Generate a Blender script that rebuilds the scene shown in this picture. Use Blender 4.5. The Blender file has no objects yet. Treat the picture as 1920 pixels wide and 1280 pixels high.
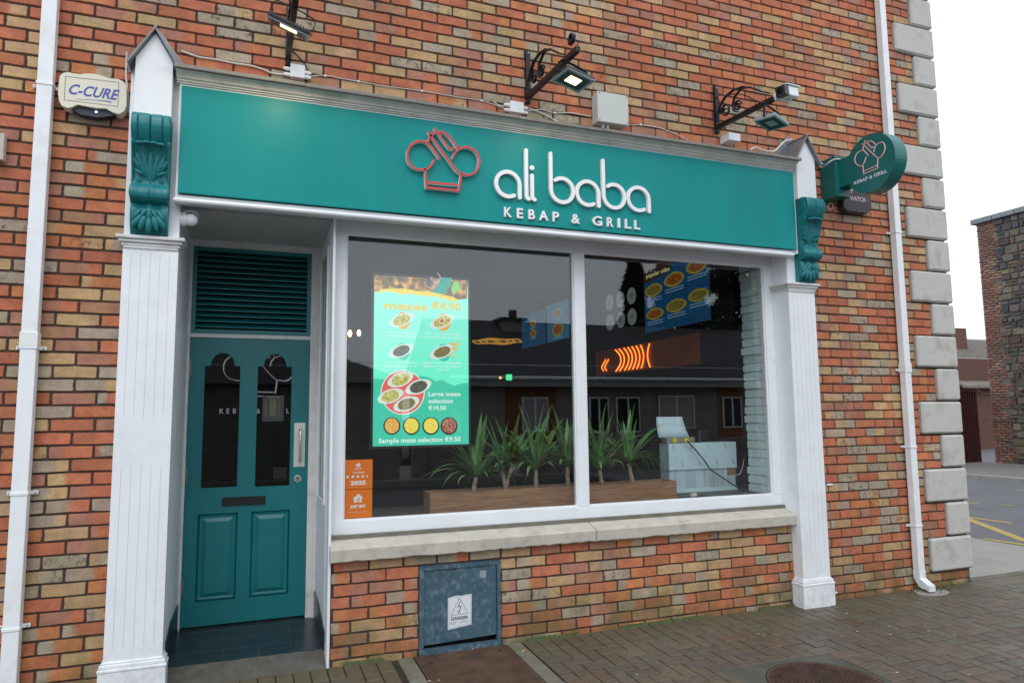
import bpy, bmesh, math, random
from mathutils import Vector, Matrix
R_ = math.radians
rnd = random.Random(7)
sc = bpy.context.scene
col = sc.collection

# ---------------------------------------------------------------- camera
F, YAW, PIT, ROL = 1307.043, R_(20.74983), R_(5.97558), R_(-0.607965)
CAM = Vector((0, -4.6275, 1.5))
_f = Vector((math.sin(YAW)*math.cos(PIT), math.cos(YAW)*math.cos(PIT), math.sin(PIT)))
_r = Vector((math.cos(YAW), -math.sin(YAW), 0)); _u = _r.cross(_f)
c_, s_ = math.cos(ROL), math.sin(ROL)
CR, CU = c_*_r + s_*_u, -s_*_r + c_*_u
cd = bpy.data.cameras.new('camera'); cam = bpy.data.objects.new('camera', cd); col.objects.link(cam)
cam.matrix_world = Matrix(((CR.x, CU.x, -_f.x, CAM.x), (CR.y, CU.y, -_f.y, CAM.y), (CR.z, CU.z, -_f.z, CAM.z), (0, 0, 0, 1)))
cd.sensor_width = 36; cd.lens = F/1920*36; cd.clip_start = .05; cd.clip_end = 2000
sc.camera = cam
# ---------------------------------------------------------------- light
w = bpy.data.worlds.new('World'); sc.world = w; w.use_nodes = True
nt = w.node_tree; nt.nodes.clear()
out = nt.nodes.new('ShaderNodeOutputWorld'); bg = nt.nodes.new('ShaderNodeBackground')
sky = nt.nodes.new('ShaderNodeTexSky'); sky.sky_type = 'NISHITA'; sky.sun_disc = False
SUN_EL, SUN_AZ = R_(48), R_(200)
sky.sun_elevation = SUN_EL; sky.sun_rotation = SUN_AZ; sky.air_density = 1.5; sky.dust_density = 4
mx = nt.nodes.new('ShaderNodeMix'); mx.data_type = 'RGBA'; mx.inputs[0].default_value = .86
# overcast: a pale cloud layer with soft denser banks over the clear sky
tc = nt.nodes.new('ShaderNodeTexCoord'); nz = nt.nodes.new('ShaderNodeTexNoise'); nz.inputs['Scale'].default_value = 2.2; nz.inputs['Detail'].default_value = 5
cr = nt.nodes.new('ShaderNodeValToRGB'); cr.color_ramp.elements[0].position = .35; cr.color_ramp.elements[1].position = .7
cr.color_ramp.elements[0].color = (10.6, 11.7, 13.2, 1); cr.color_ramp.elements[1].color = (13.8, 14.9, 16.2, 1)
nt.links.new(tc.outputs['Generated'], nz.inputs['Vector']); nt.links.new(nz.outputs['Fac'], cr.inputs[0])
nt.links.new(sky.outputs[0], mx.inputs[6]); nt.links.new(cr.outputs[0], mx.inputs[7])
nt.links.new(mx.outputs[2], bg.inputs[0]); bg.inputs[1].default_value = .12
nt.links.new(bg.outputs[0], out.inputs[0])
sd = bpy.data.lights.new('sun', 'SUN'); sd.energy = .7; sd.angle = R_(25); sd.color = (1, .97, .93)
so = bpy.data.objects.new('sun', sd); col.objects.link(so)
sdir = Vector((math.sin(SUN_AZ)*math.cos(SUN_EL), math.cos(SUN_AZ)*math.cos(SUN_EL), math.sin(SUN_EL)))
so.rotation_euler = sdir.to_track_quat('Z', 'Y').to_euler(); so.location = (0, -6, 12)
sc.view_settings.view_transform = 'Standard'; sc.view_settings.look = 'None'
sc.view_settings.exposure = 0.0; sc.view_settings.gamma = 1; sc.view_settings.use_curve_mapping = False

# ---------------------------------------------------------------- helpers
def at(px, py, ax='y', val=0.0):
    """where the photograph's pixel meets a plane of the place"""
    d = _f + CR*(px-960)/F - CU*(py-640)/F
    i = 'xyz'.index(ax); t = (val-CAM[i])/d[i]
    return CAM + d*t
def toimg(p):
    d = Vector(p)-CAM; z = d.dot(_f)
    return 960+F*d.dot(CR)/z, 640-F*d.dot(CU)/z

def tag(o, label=None, cat=None, group=None, kind=None):
    if label: o['label'] = label
    if cat: o['category'] = cat
    if group: o['group'] = group
    if kind: o['kind'] = kind
    return o
def empty(name, loc=(0, 0, 0), **k):
    o = bpy.data.objects.new(name, None); o.empty_display_size = .1; col.objects.link(o); o.location = loc
    return tag(o, **k)
def rootloc(p):
    v = Vector((0, 0, 0))
    while p is not None: v += p.location; p = p.parent
    return v
class M:
    def __init__(s): s.v = []; s.f = []
    def add(s, vs, fs):
        n = len(s.v); s.v += [tuple(v) for v in vs]; s.f += [[i+n for i in f] for f in fs]; return s
    def box(s, x0, x1, y0, y1, z0, z1):
        if x0 > x1: x0, x1 = x1, x0
        if y0 > y1: y0, y1 = y1, y0
        if z0 > z1: z0, z1 = z1, z0
        return s.add([(x0,y0,z0),(x1,y0,z0),(x1,y1,z0),(x0,y1,z0),(x0,y0,z1),(x1,y0,z1),(x1,y1,z1),(x0,y1,z1)],
                     [(3,2,1,0),(4,5,6,7),(0,1,5,4),(1,2,6,5),(2,3,7,6),(3,0,4,7)])
    def obox(s, c, ax, ay, az):           # oriented box: centre and three half-axis vectors
        c, ax, ay, az = map(Vector, (c, ax, ay, az)); vs = []
        for k in (-1, 1):
            for i, j in ((-1,-1),(1,-1),(1,1),(-1,1)): vs.append(c+ax*i+ay*j+az*k)
        return s.add(vs, [(3,2,1,0),(4,5,6,7),(0,1,5,4),(1,2,6,5),(2,3,7,6),(3,0,4,7)])
    def prism(s, prof, a0, a1, axis='x'):  # profile: (y,z) for x, (x,z) for y, (x,y) for z ; must be counter-clockwise-ish
        n = len(prof)
        def mk(p, a): return {'x': (a, p[0], p[1]), 'y': (p[0], a, p[1]), 'z': (p[0], p[1], a)}[axis]
        vs = [mk(p, a0) for p in prof]+[mk(p, a1) for p in prof]
        fs = [list(range(n))[::-1], list(range(n, 2*n))]+[(i, (i+1) % n, n+(i+1) % n, n+i) for i in range(n)]
        return s.add(vs, fs)
    def tube(s, pts, r, seg=8, cap=True):
        pts = [Vector(p) for p in pts]; n = len(pts); vs = []; fs = []
        rs = r if isinstance(r, (list, tuple)) else [r]*n
        up = None
        for i, p in enumerate(pts):
            t = (pts[min(i+1, n-1)]-pts[max(i-1, 0)]).normalized()
            if up is None:
                up = Vector((0, 0, 1)) if abs(t.z) < .9 else Vector((1, 0, 0))
            a = t.cross(up).normalized(); b = a.cross(t).normalized(); up = b
            for k in range(seg):
                an = 2*math.pi*k/seg; vs.append(p+(a*math.cos(an)+b*math.sin(an))*rs[i])
        for i in range(n-1):
            for k in range(seg): fs.append((i*seg+k, i*seg+(k+1) % seg, (i+1)*seg+(k+1) % seg, (i+1)*seg+k))
        if cap: fs.append(list(range(seg))[::-1]); fs.append([(n-1)*seg+k for k in range(seg)])
        return s.add(vs, fs)
    def bar(s, pts, w, h, side=(1, 0, 0)):  # flat bar swept along points; w along side, h in plane
        pts = [Vector(p) for p in pts]; n = len(pts); vs = []; fs = []; sv = Vector(side)
        for i, p in enumerate(pts):
            t = (pts[min(i+1, n-1)]-pts[max(i-1, 0)]).normalized(); b = sv.cross(t).normalized()
            for k, l in ((-1,-1),(1,-1),(1,1),(-1,1)): vs.append(p+sv*(k*w/2)+b*(l*h/2))
        for i in range(n-1):
            for k in range(4): fs.append((i*4+k, i*4+(k+1) % 4, (i+1)*4+(k+1) % 4, (i+1)*4+k))
        fs += [(3,2,1,0), tuple((n-1)*4+k for k in range(4))]
        return s.add(vs, fs)
    def ell(s, c, ax, ay, az, nu=10, nv=6):
        c, ax, ay, az = map(Vector, (c, ax, ay, az)); vs = [c-az]; fs = []
        for j in range(1, nv):
            ph = -math.pi/2+math.pi*j/nv
            for i in range(nu):
                th = 2*math.pi*i/nu; vs.append(c+ax*math.cos(th)*math.cos(ph)+ay*math.sin(th)*math.cos(ph)+az*math.sin(ph))
        vs.append(c+az); N = len(vs)-1
        for i in range(nu):
            fs.append((0, 1+(i+1) % nu, 1+i)); fs.append((N, N-nu+i, N-nu+(i+1) % nu))
        for j in range(nv-2):
            for i in range(nu): a = 1+j*nu; fs.append((a+i, a+(i+1) % nu, a+nu+(i+1) % nu, a+nu+i))
        return s.add(vs, fs)
    def cyl(s, p0, p1, r, seg=16, r1=None):
        return s.tube([p0, p1], [r, r if r1 is None else r1], seg)
    def build(s, name, mat, parent=None, bev=0, smooth=False, segs=2, fixn=True):
        me = bpy.data.meshes.new(name); o_ = rootloc(parent)
        me.from_pydata([(v[0]-o_.x, v[1]-o_.y, v[2]-o_.z) for v in s.v], [], s.f)
        if fixn:
            b = bmesh.new(); b.from_mesh(me); bmesh.ops.recalc_face_normals(b, faces=b.faces); b.to_mesh(me); b.free()
        o = bpy.data.objects.new(name, me); col.objects.link(o); o.parent = parent
        if mat: me.materials.append(mat)
        if smooth: me.polygons.foreach_set('use_smooth', [True]*len(me.polygons))
        if bev:
            m = o.modifiers.new('bevel', 'BEVEL'); m.width = bev; m.segments = segs; m.limit_method = 'ANGLE'; m.angle_limit = R_(40)
        if smooth and bev == 0:
            try: me.set_sharp_from_angle(angle=R_(45))
            except Exception: pass
        return o
def box(name, mat, parent, x0, x1, y0, y1, z0, z1, bev=.002):
    return M().box(x0, x1, y0, y1, z0, z1).build(name, mat, parent, bev)
def mapY(y, sgn=-1):    # 2-D (x,z) drawing on a wall facing the street, height h comes forward
    return lambda u, v, h: (u, y+sgn*h, v)
def stroke(m, pts, wd, d, mp, closed=False, cap=True, h0=0.0):
    """a rounded ribbon of width wd and depth d following 2-D points, mapped into the place by mp(u,v,h)"""
    P = [Vector(p) for p in pts]; n = len(P); L = []; Rr = []
    for i in range(n):
        a = P[(i-1) % n] if (closed or i > 0) else None; b = P[(i+1) % n] if (closed or i < n-1) else None
        d1 = (P[i]-a).normalized() if a is not None else None; d2 = (b-P[i]).normalized() if b is not None else None
        if d1 is None: d1 = d2
        if d2 is None: d2 = d1
        n1 = Vector((-d1.y, d1.x)); n2 = Vector((-d2.y, d2.x)); nn = (n1+n2)
        nn = nn.normalized() if nn.length > 1e-6 else n1
        k = wd/2/max(.5, nn.dot(n1)); L.append(P[i]+nn*k); Rr.append(P[i]-nn*k)
    poly = list(L)
    if closed:
        vs = []; fs = []
        for i in range(n):
            for q, h in ((L[i], h0+d), (Rr[i], h0+d), (Rr[i], h0), (L[i], h0)): vs.append(mp(q.x, q.y, h))
        for i in range(n):
            j = (i+1) % n
            for k in range(4): fs.append((i*4+k, i*4+(k+1) % 4, j*4+(k+1) % 4, j*4+k))
        return m.add(vs, fs)
    # strip with round ends: end fans share the strip's corner vertices
    vs = []; fs = []
    for i in range(n):
        vs.append(mp(L[i].x, L[i].y, h0+d)); vs.append(mp(Rr[i].x, Rr[i].y, h0+d))
    T = len(vs)
    for i in range(n):
        vs.append(mp(L[i].x, L[i].y, h0)); vs.append(mp(Rr[i].x, Rr[i].y, h0))
    for i in range(n-1):
        fs.append((2*i, 2*i+1, 2*i+3, 2*i+2)); fs.append((T+2*i+2, T+2*i+3, T+2*i+1, T+2*i))
        fs.append((2*i+2, T+2*i+2, T+2*i, 2*i)); fs.append((2*i+1, T+2*i+1, T+2*i+3, 2*i+3))
    if cap:
        for e, (A, B) in ((0, (Rr[0], L[0])), (n-1, (L[-1], Rr[-1]))):
            c = P[e]; a0 = (A-c); ia, ib = ((1, 0) if e == 0 else (2*n-2, 2*n-1)); K = 6
            idx = [ia]
            for k in range(1, K):
                an = -math.pi*k/K; ca, sa = math.cos(an), math.sin(an)
                q = c+Vector((a0.x*ca-a0.y*sa, a0.x*sa+a0.y*ca))
                idx.append(len(vs)); vs.append(mp(q.x, q.y, h0+d)); vs.append(mp(q.x, q.y, h0))
            idx.append(ib)
            bot = [T+ia]+[i+1 for i in idx[1:-1]]+[T+ib]
            fs.append(idx); fs.append(bot[::-1])
            for k in range(len(idx)-1): fs.append((idx[k], bot[k], bot[k+1], idx[k+1]))
    else:
        fs.append((0, 1, T+1, T)); fs.append((2*n-2, T+2*n-2, T+2*n-1, 2*n-1))
    return m.add(vs, fs)
def arc(cx, cy, r, a0, a1, n=24, ry=None):
    ry = r if ry is None else ry
    return [(cx+r*math.cos(R_(a0+(a1-a0)*i/n)), cy+ry*math.sin(R_(a0+(a1-a0)*i/n))) for i in range(n+1)]
def plate(outer, holes, d):
    """flat plate with holes: returns verts (u,v,h) and faces"""
    cu = bpy.data.curves.new('tmp', 'CURVE'); cu.dimensions = '2D'; cu.fill_mode = 'BOTH'; cu.extrude = d/2
    for lp in [outer]+list(holes):
        sp = cu.splines.new('POLY'); sp.points.add(len(lp)-1)
        for i, p in enumerate(lp): sp.points[i].co = (p[0], p[1], 0, 1)
        sp.use_cyclic_u = True
    o = bpy.data.objects.new('tmp', cu); me = bpy.data.meshes.new_from_object(o)
    V = [(v.co.x, v.co.y, v.co.z+d/2) for v in me.vertices]; Fs = [list(p.vertices) for p in me.polygons]
    bpy.data.objects.remove(o); bpy.data.curves.remove(cu); bpy.data.meshes.remove(me)
    return V, Fs
def glyphs(s, d=.004, bold=0.0, res=3):
    cu = bpy.data.curves.new('tmp', 'FONT'); cu.body = s; cu.size = 1; cu.extrude = d/2; cu.offset = bold; cu.resolution_u = res
    o = bpy.data.objects.new('tmp', cu); me = bpy.data.meshes.new_from_object(o)
    V = [(v.co.x, v.co.y, v.co.z) for v in me.vertices]; Fs = [list(p.vertices) for p in me.polygons]
    bpy.data.objects.remove(o); bpy.data.curves.remove(cu); bpy.data.meshes.remove(me)
    return V, Fs
def text(m, s, u0, u1, v0, mp, h=None, d=.004, bold=0.0, h0=0.0, shear=0.0, hfit=None):
    """lettering fitted between u0 and u1 on baseline v0; cap height h if given else proportional"""
    V, Fs = glyphs(s, 1.0, bold)
    xs = [v[0] for v in V]; x0, x1 = min(xs), max(xs)
    capv = glyphs('E', 1.0, bold)[0]; cap = max(v[1] for v in capv)
    sx = (u1-u0)/(x1-x0); sy = (h/cap) if h else abs(sx)
    m.add([mp(u0+(v[0]-x0)*sx+shear*v[1]*sy, v0+v[1]*sy, h0+(v[2]+.5)*d) for v in V], Fs); return m

# ---------------------------------------------------------------- materials
def mat(name, base, rough=.6, metal=0, var=.12, vscale=6, bump=0, bscale=60, dirt=None, dirt_amt=.3, dscale=3, emit=None, es=1, spec=.5, coat=0, stretch=None, foot=0):
    m = bpy.data.materials.new(name); m.use_nodes = True; t = m.node_tree; N = t.nodes; L = t.links
    b = N['Principled BSDF']; b.inputs['Roughness'].default_value = rough; b.inputs['Metallic'].default_value = metal
    b.inputs['Specular IOR Level'].default_value = spec; b.inputs['Coat Weight'].default_value = coat; b.inputs['Coat Roughness'].default_value = .15
    g = N.new('ShaderNodeNewGeometry'); vec = g.outputs['Position']
    if stretch:
        mpn = N.new('ShaderNodeMapping'); mpn.inputs['Scale'].default_value = stretch; L.new(vec, mpn.inputs[0]); vec = mpn.outputs[0]
    colr = (*base, 1)
    if var:
        n = N.new('ShaderNodeTexNoise'); n.inputs['Scale'].default_value = vscale; n.inputs['Detail'].default_value = 6; L.new(vec, n.inputs['Vector'])
        r = N.new('ShaderNodeMapRange'); r.inputs[1].default_value = .3; r.inputs[2].default_value = .7; r.inputs[3].default_value = 1-var; r.inputs[4].default_value = 1+var
        L.new(n.outputs['Fac'], r.inputs[0])
        mu = N.new('ShaderNodeVectorMath'); mu.operation = 'SCALE'; mu.inputs[0].default_value = base; L.new(r.outputs[0], mu.inputs['Scale'])
        src = mu.outputs[0]
        if dirt:
            n2 = N.new('ShaderNodeTexNoise'); n2.inputs['Scale'].default_value = dscale; n2.inputs['Detail'].default_value = 8; n2.inputs['Roughness'].default_value = .65; L.new(vec, n2.inputs['Vector'])
            r2 = N.new('ShaderNodeMapRange'); r2.inputs[1].default_value = .5; r2.inputs[2].default_value = .72; r2.inputs[4].default_value = dirt_amt; L.new(n2.outputs['Fac'], r2.inputs[0])
            mi = N.new('ShaderNodeMix'); mi.data_type = 'RGBA'; L.new(r2.outputs[0], mi.inputs[0]); L.new(src, mi.inputs[6]); mi.inputs[7].default_value = (*dirt, 1); src = mi.outputs[2]
        if foot:      # splashed dirt near the pavement
            sz = N.new('ShaderNodeSeparateXYZ'); L.new(g.outputs['Position'], sz.inputs[0]); r3 = N.new('ShaderNodeMapRange'); r3.interpolation_type = 'SMOOTHSTEP'; r3.inputs[1].default_value = .42; r3.inputs[2].default_value = -.08; L.new(sz.outputs['Z'], r3.inputs[0])
            n3 = N.new('ShaderNodeTexNoise'); n3.inputs['Scale'].default_value = 22; n3.inputs['Detail'].default_value = 8; n3.inputs['Roughness'].default_value = .7; L.new(g.outputs['Position'], n3.inputs['Vector'])
            r4 = N.new('ShaderNodeMapRange'); r4.inputs[1].default_value = .42; r4.inputs[2].default_value = .66; r4.inputs[4].default_value = foot; L.new(n3.outputs['Fac'], r4.inputs[0])
            mm_ = N.new('ShaderNodeMath'); mm_.operation = 'MULTIPLY'; L.new(r3.outputs[0], mm_.inputs[0]); L.new(r4.outputs[0], mm_.inputs[1])
            mi3 = N.new('ShaderNodeMix'); mi3.data_type = 'RGBA'; L.new(mm_.outputs[0], mi3.inputs[0]); L.new(src, mi3.inputs[6]); mi3.inputs[7].default_value = (.26, .22, .16, 1); src = mi3.outputs[2]
        L.new(src, b.inputs['Base Color'])
        rr = N.new('ShaderNodeMapRange'); rr.inputs[3].default_value = max(.03, rough-.08); rr.inputs[4].default_value = min(1, rough+.08); L.new(n.outputs['Fac'], rr.inputs[0]); L.new(rr.outputs[0], b.inputs['Roughness'])
    else: b.inputs['Base Color'].default_value = colr
    if bump:
        nb = N.new('ShaderNodeTexNoise'); nb.inputs['Scale'].default_value = bscale; nb.inputs['Detail'].default_value = 5; L.new(vec, nb.inputs['Vector'])
        bp = N.new('ShaderNodeBump'); bp.inputs['Strength'].default_value = bump; bp.inputs['Distance'].default_value = .004; L.new(nb.outputs['Fac'], bp.inputs['Height']); L.new(bp.outputs[0], b.inputs['Normal'])
    if emit: b.inputs['Emission Color'].default_value = (*emit, 1); b.inputs['Emission Strength'].default_value = es
    return m
def brickmat(name, smudge=(.07, .06, .045), moss=(.10, .105, .03), moss_z=.42, rough=.85, mossamt=.75, wet=0, ground=False):
    """clay pieces: two fired tones per piece meeting at a soft edge, grain, burn marks, moss low down; all from point attributes"""
    m = bpy.data.materials.new(name); m.use_nodes = True; t = m.node_tree; N = t.nodes; L = t.links; b = N['Principled BSDF']
    A = N.new('ShaderNodeAttribute'); A.attribute_name = 'colA'; B = N.new('ShaderNodeAttribute'); B.attribute_name = 'colB'
    U = N.new('ShaderNodeAttribute'); U.attribute_name = 'buv'; sx = N.new('ShaderNodeSeparateXYZ'); L.new(U.outputs['Vector'], sx.inputs[0])
    g = N.new('ShaderNodeNewGeometry'); sp = N.new('ShaderNodeSeparateXYZ'); L.new(g.outputs['Position'], sp.inputs[0])
    def noise(scale, det=5, ro=.55):
        n = N.new('ShaderNodeTexNoise'); n.inputs['Scale'].default_value = scale; n.inputs['Detail'].default_value = det; n.inputs['Roughness'].default_value = ro
        L.new(g.outputs['Position'], n.inputs['Vector']); return n.outputs['Fac']
    def math_(op, a, c, c2=None):
        n = N.new('ShaderNodeMath'); n.operation = op
        for i, q in enumerate((a, c) if c2 is None else (a, c, c2)):
            if isinstance(q, (int, float)): n.inputs[i].default_value = q
            else: L.new(q, n.inputs[i])
        return n.outputs[0]
    def rng(v, a, c, lo=0, hi=1):
        n = N.new('ShaderNodeMapRange'); n.interpolation_type = 'SMOOTHSTEP'; L.new(v, n.inputs[0]); n.inputs[1].default_value = a; n.inputs[2].default_value = c; n.inputs[3].default_value = lo; n.inputs[4].default_value = hi; return n.outputs[0]
    n1 = noise(9); u = math_('ADD', sx.outputs[0], math_('MULTIPLY', math_('SUBTRACT', n1, .5), .5))
    ed = math_('SUBTRACT', u, A.outputs['Alpha']); fac = rng(ed, -.11, .11)
    mi = N.new('ShaderNodeMix'); mi.data_type = 'RGBA'; L.new(fac, mi.inputs[0]); L.new(A.outputs['Color'], mi.inputs[6]); L.new(B.outputs['Color'], mi.inputs[7])
    gr = math_('MULTIPLY', math_('MULTIPLY', rng(noise(70, 6, .7), .25, .75, .84, 1.16), rng(noise(16, 4), .3, .7, .88, 1.12)), rng(noise(1.1, 3), .3, .7, .88, 1.08))
    sc1 = N.new('ShaderNodeVectorMath'); sc1.operation = 'SCALE'; L.new(mi.outputs[2], sc1.inputs[0]); L.new(gr, sc1.inputs['Scale'])
    sm = math_('MULTIPLY', rng(noise(26, 6, .7), .5, .66), B.outputs['Alpha'])
    m2 = N.new('ShaderNodeMix'); m2.data_type = 'RGBA'; L.new(sm, m2.inputs[0]); L.new(sc1.outputs[0], m2.inputs[6]); m2.inputs[7].default_value = (*smudge, 1)
    src = m2.outputs[2]
    if not ground:
        mz = math_('MULTIPLY', rng(sp.outputs['Z'], moss_z, -.05), rng(noise(4.5, 6), .36, .6)); mz = math_('MULTIPLY', mz, mossamt)
    else:
        dist = rng(math_('ADD', sp.outputs['Y'], math_('MULTIPLY', n1, .35)), -.5, .12); mz = math_('MULTIPLY', math_('MULTIPLY', dist, rng(noise(3.0, 5), .3, .55)), mossamt)
    m3 = N.new('ShaderNodeMix'); m3.data_type = 'RGBA'; L.new(mz, m3.inputs[0]); L.new(src, m3.inputs[6]); m3.inputs[7].default_value = (*moss, 1)
    L.new(m3.outputs[2], b.inputs['Base Color'])
    if wet:
        rr = rng(noise(2.2, 4), .38, .62, rough-.2, rough+.12); L.new(rr, b.inputs['Roughness'])
    else: b.inputs['Roughness'].default_value = rough
    b.inputs['Specular IOR Level'].default_value = .35 if not wet else .45
    bp = N.new('ShaderNodeBump'); bp.inputs['Strength'].default_value = .5; bp.inputs['Distance'].default_value = .003; L.new(noise(110, 6, .7), bp.inputs['Height']); L.new(bp.outputs[0], b.inputs['Normal'])
    return m
BR = brickmat('clay_brick'); PV = brickmat('paver_clay', rough=.6, wet=1, ground=True, moss=(.10, .092, .045), mossamt=.55, smudge=(.05, .043, .035))
RUB = brickmat('rubble_stone', moss_z=.3, mossamt=.2)
PAINTBR = mat('painted_brick', (.66, .80, .79), .55, var=.06, vscale=14, bump=.5, bscale=50, dirt=(.33, .36, .33), dirt_amt=.35, dscale=7)
MORT = mat('dark_mortar', (.066, .042, .033), .95, var=.25, vscale=30, bump=.5, bscale=200)
WH = mat('white_gloss_paint', (.78, .80, .83), .32, var=.03, vscale=3, bump=.06, bscale=25, dirt=(.58, .57, .53), dirt_amt=.28, dscale=5, foot=.35)
WH2 = mat('weathered_white_paint', (.66, .66, .66), .45, var=.06, vscale=5, bump=.1, bscale=40, dirt=(.30, .28, .24), dirt_amt=.45, dscale=6)
PVC = mat('white_plastic', (.80, .82, .84), .3, var=.02, dirt=(.50, .48, .40), dirt_amt=.28, dscale=7, foot=.35)
PVCL = mat('cream_white_plastic', (.78, .79, .77), .35, var=.03, dirt=(.5, .48, .40), dirt_amt=.2, dscale=5)
CREAM = mat('cream_plastic', (.70, .66, .53), .4, var=.03)
GREYBOX = mat('pale_grey_plastic', (.52, .55, .50), .45, var=.03)
TEAL = mat('teal_sign_paint', (.001, .250, .242), .42, var=.045, vscale=2, spec=.22, stretch=(4, 1, .6), dirt=(.03, .22, .22), dirt_amt=.3, dscale=2.5)
TEALD = mat('teal_door_paint', (.004, .165, .180), .38, var=.06, vscale=3, bump=.12, bscale=35)
TEALC = mat('teal_carved_paint', (.004, .17, .185), .42, var=.10, vscale=14, bump=.25, bscale=40, dirt=(.003, .06, .08), dirt_amt=.5, dscale=14)
TEALP = mat('teal_projecting_sign', (.004, .125, .115), .35, var=.06, vscale=4)
LEAD = mat('grey_lead', (.20, .21, .22), .5, .4, var=.2, vscale=10, bump=.3, bscale=30, dirt=(.35, .35, .34), dirt_amt=.4, dscale=8)
LEDGE = mat('weathered_ledge', (.22, .20, .18), .7, var=.2, vscale=9, bump=.4, bscale=50, dirt=(.08, .085, .05), dirt_amt=.8, dscale=9)
STONE = mat('cast_stone', (.52, .505, .47), .85, var=.07, vscale=5, bump=.55, bscale=140, dirt=(.20, .18, .15), dirt_amt=.55, dscale=5)
SILL = mat('sill_stone', (.50, .465, .40), .8, var=.09, vscale=7, bump=.6, bscale=120, dirt=(.25, .235, .20), dirt_amt=.5, dscale=10)
IRON = mat('black_iron', (.012, .014, .018), .45, .3, var=.2, vscale=20, bump=.2)
DGREY = mat('dark_housing', (.03, .035, .038), .4, var=.1)
LGREY = mat('grey_aluminium', (.30, .33, .34), .4, .3, var=.08)
STEEL = mat('brushed_steel', (.62, .62, .60), .28, .9, var=.05, bump=.1, bscale=90, stretch=(1, 1, .05))
BRASS = mat('old_hinge', (.30, .27, .20), .45, .7, var=.2, vscale=30)
BLACK = mat('black_plastic', (.01, .01, .011), .35, var=0)
CABM = mat('blue_grey_steel', (.052, .105, .142), .5, .1, var=.16, vscale=8, bump=.15, bscale=40, dirt=(.25, .33, .37), dirt_amt=.6, dscale=22)
PAPER = mat('white_label', (.68, .70, .72), .5, var=.05, vscale=15, dirt=(.4, .4, .4), dirt_amt=.3, dscale=25)
INK = mat('black_ink', (.02, .02, .022), .6, var=0)
BLUEINK = mat('blue_ink', (.05, .07, .36), .5, var=0)
TILE = mat('slate_tile', (.012, .022, .032), .3, var=.3, vscale=7, bump=.15, bscale=30, dirt=(.045, .05, .052), dirt_amt=.5, dscale=5)
GROUT = mat('grout', (.10, .095, .09), .9, var=.2)
CONC = mat('pale_concrete', (.30, .285, .255), .8, var=.08, vscale=3, bump=.4, bscale=120, dirt=(.20, .19, .165), dirt_amt=.5, dscale=2)
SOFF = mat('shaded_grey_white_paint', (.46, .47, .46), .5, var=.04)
CONCG = mat('mossy_concrete', (.16, .15, .12), .75, var=.2, vscale=9, bump=.6, bscale=110, dirt=(.085, .10, .03), dirt_amt=.75, dscale=6)
CONCD = mat('dark_wet_concrete', (.075, .078, .065), .5, var=.2, vscale=9, bump=.6, bscale=110, dirt=(.05, .055, .03), dirt_amt=.6, dscale=6)
SAND = mat('paver_bedding', (.028, .024, .017), .95, var=.3, vscale=30, bump=.4, bscale=120)
ASPH = mat('asphalt', (.125, .125, .128), .8, var=.16, vscale=60, bump=.8, bscale=260, dirt=(.07, .07, .07), dirt_amt=.5, dscale=1.3)
FOOT = mat('footway_concrete', (.17, .155, .145), .8, var=.1, vscale=6, bump=.3, bscale=90)
YEL = mat('worn_yellow_line', (.42, .30, .07), .7, var=.2, vscale=30, dirt=(.15, .14, .11), dirt_amt=.8, dscale=16)
RUST = mat('rusty_steel', (.098, .054, .034), .7, .1, var=.3, vscale=8, bump=.7, bscale=60, dirt=(.04, .028, .022), dirt_amt=.8, dscale=6)
RUST2 = mat('rusty_iron_cover', (.085, .045, .032), .65, .1, var=.35, vscale=14, bump=.6, bscale=60, dirt=(.03, .025, .022), dirt_amt=.8, dscale=9)
ORANGE = mat('orange_sticker', (.60, .14, .008), .45, var=.04)
STWH = mat('sticker_white', (.62, .60, .58), .5, var=0)
WOOD = mat('oak_effect_board', (.27, .135, .065), .5, var=.35, vscale=3, stretch=(2, 8, 26), bump=.1)
SOIL = mat('dark_soil', (.02, .014, .01), .95, var=.3, vscale=40, bump=.6, bscale=90)
LEAF = mat('yucca_leaf', (.12, .28, .085), .42, var=.28, vscale=10, spec=.5, dirt=(.24, .44, .14), dirt_amt=.5, dscale=5)
LEAFD = mat('dry_leaf', (.30, .22, .08), .6, var=.2)
BARK = mat('yucca_bark', (.30, .22, .16), .85, var=.35, vscale=60, bump=.8, bscale=90, stretch=(1, 1, 3))
ROOM = mat('dark_room', (.022, .020, .018), .8, var=.1)
ROOMF = mat('dark_floor', (.03, .022, .018), .5, var=.2)
HEADER = mat('neon_glow_header_panel', (.20, .05, .014), .6, var=.25, emit=(.022, .0045, .001), es=1)  # faint emission and orange tone stand in for neon glow on the panel
NEON = mat('orange_neon', (.8, .2, .02), .5, var=0, emit=(1.0, .20, .02), es=3.0)
BULB = mat('warm_bulb', (1, .7, .3), .5, var=0, emit=(1.0, .62, .25), es=6)
LAMPON = mat('lit_led_lens', (1, .9, .7), .4, var=0, emit=(1.0, .76, .36), es=5)
LAMPOFF = mat('unlit_lens', (.35, .37, .35), .3, var=.05)
LEDM = mat('blue_led', (.5, .7, 1), .4, var=0, emit=(.5, .8, 1), es=4)
FILM = mat('pale_blue_film', (.52, .68, .74), .4, var=.06, vscale=5)
FILM2 = mat('ribbed_clear_sheet', (.42, .52, .56), .35, var=.25, vscale=4, stretch=(12, 1, .3))
CABW = mat('white_cable', (.62, .61, .56), .5, var=.05)
RED = mat('red_letter_face', (.60, .045, .035), .4, var=.02)
LETW = mat('white_letter', (.80, .80, .82), .4, var=.02)
SLATE = mat('roof_slate', (.045, .047, .05), .7, var=.2, vscale=12, bump=.4)
RTILE = mat('brown_roof_tile', (.20, .17, .14), .8, var=.25, vscale=5, bump=.5, bscale=30)
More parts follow.
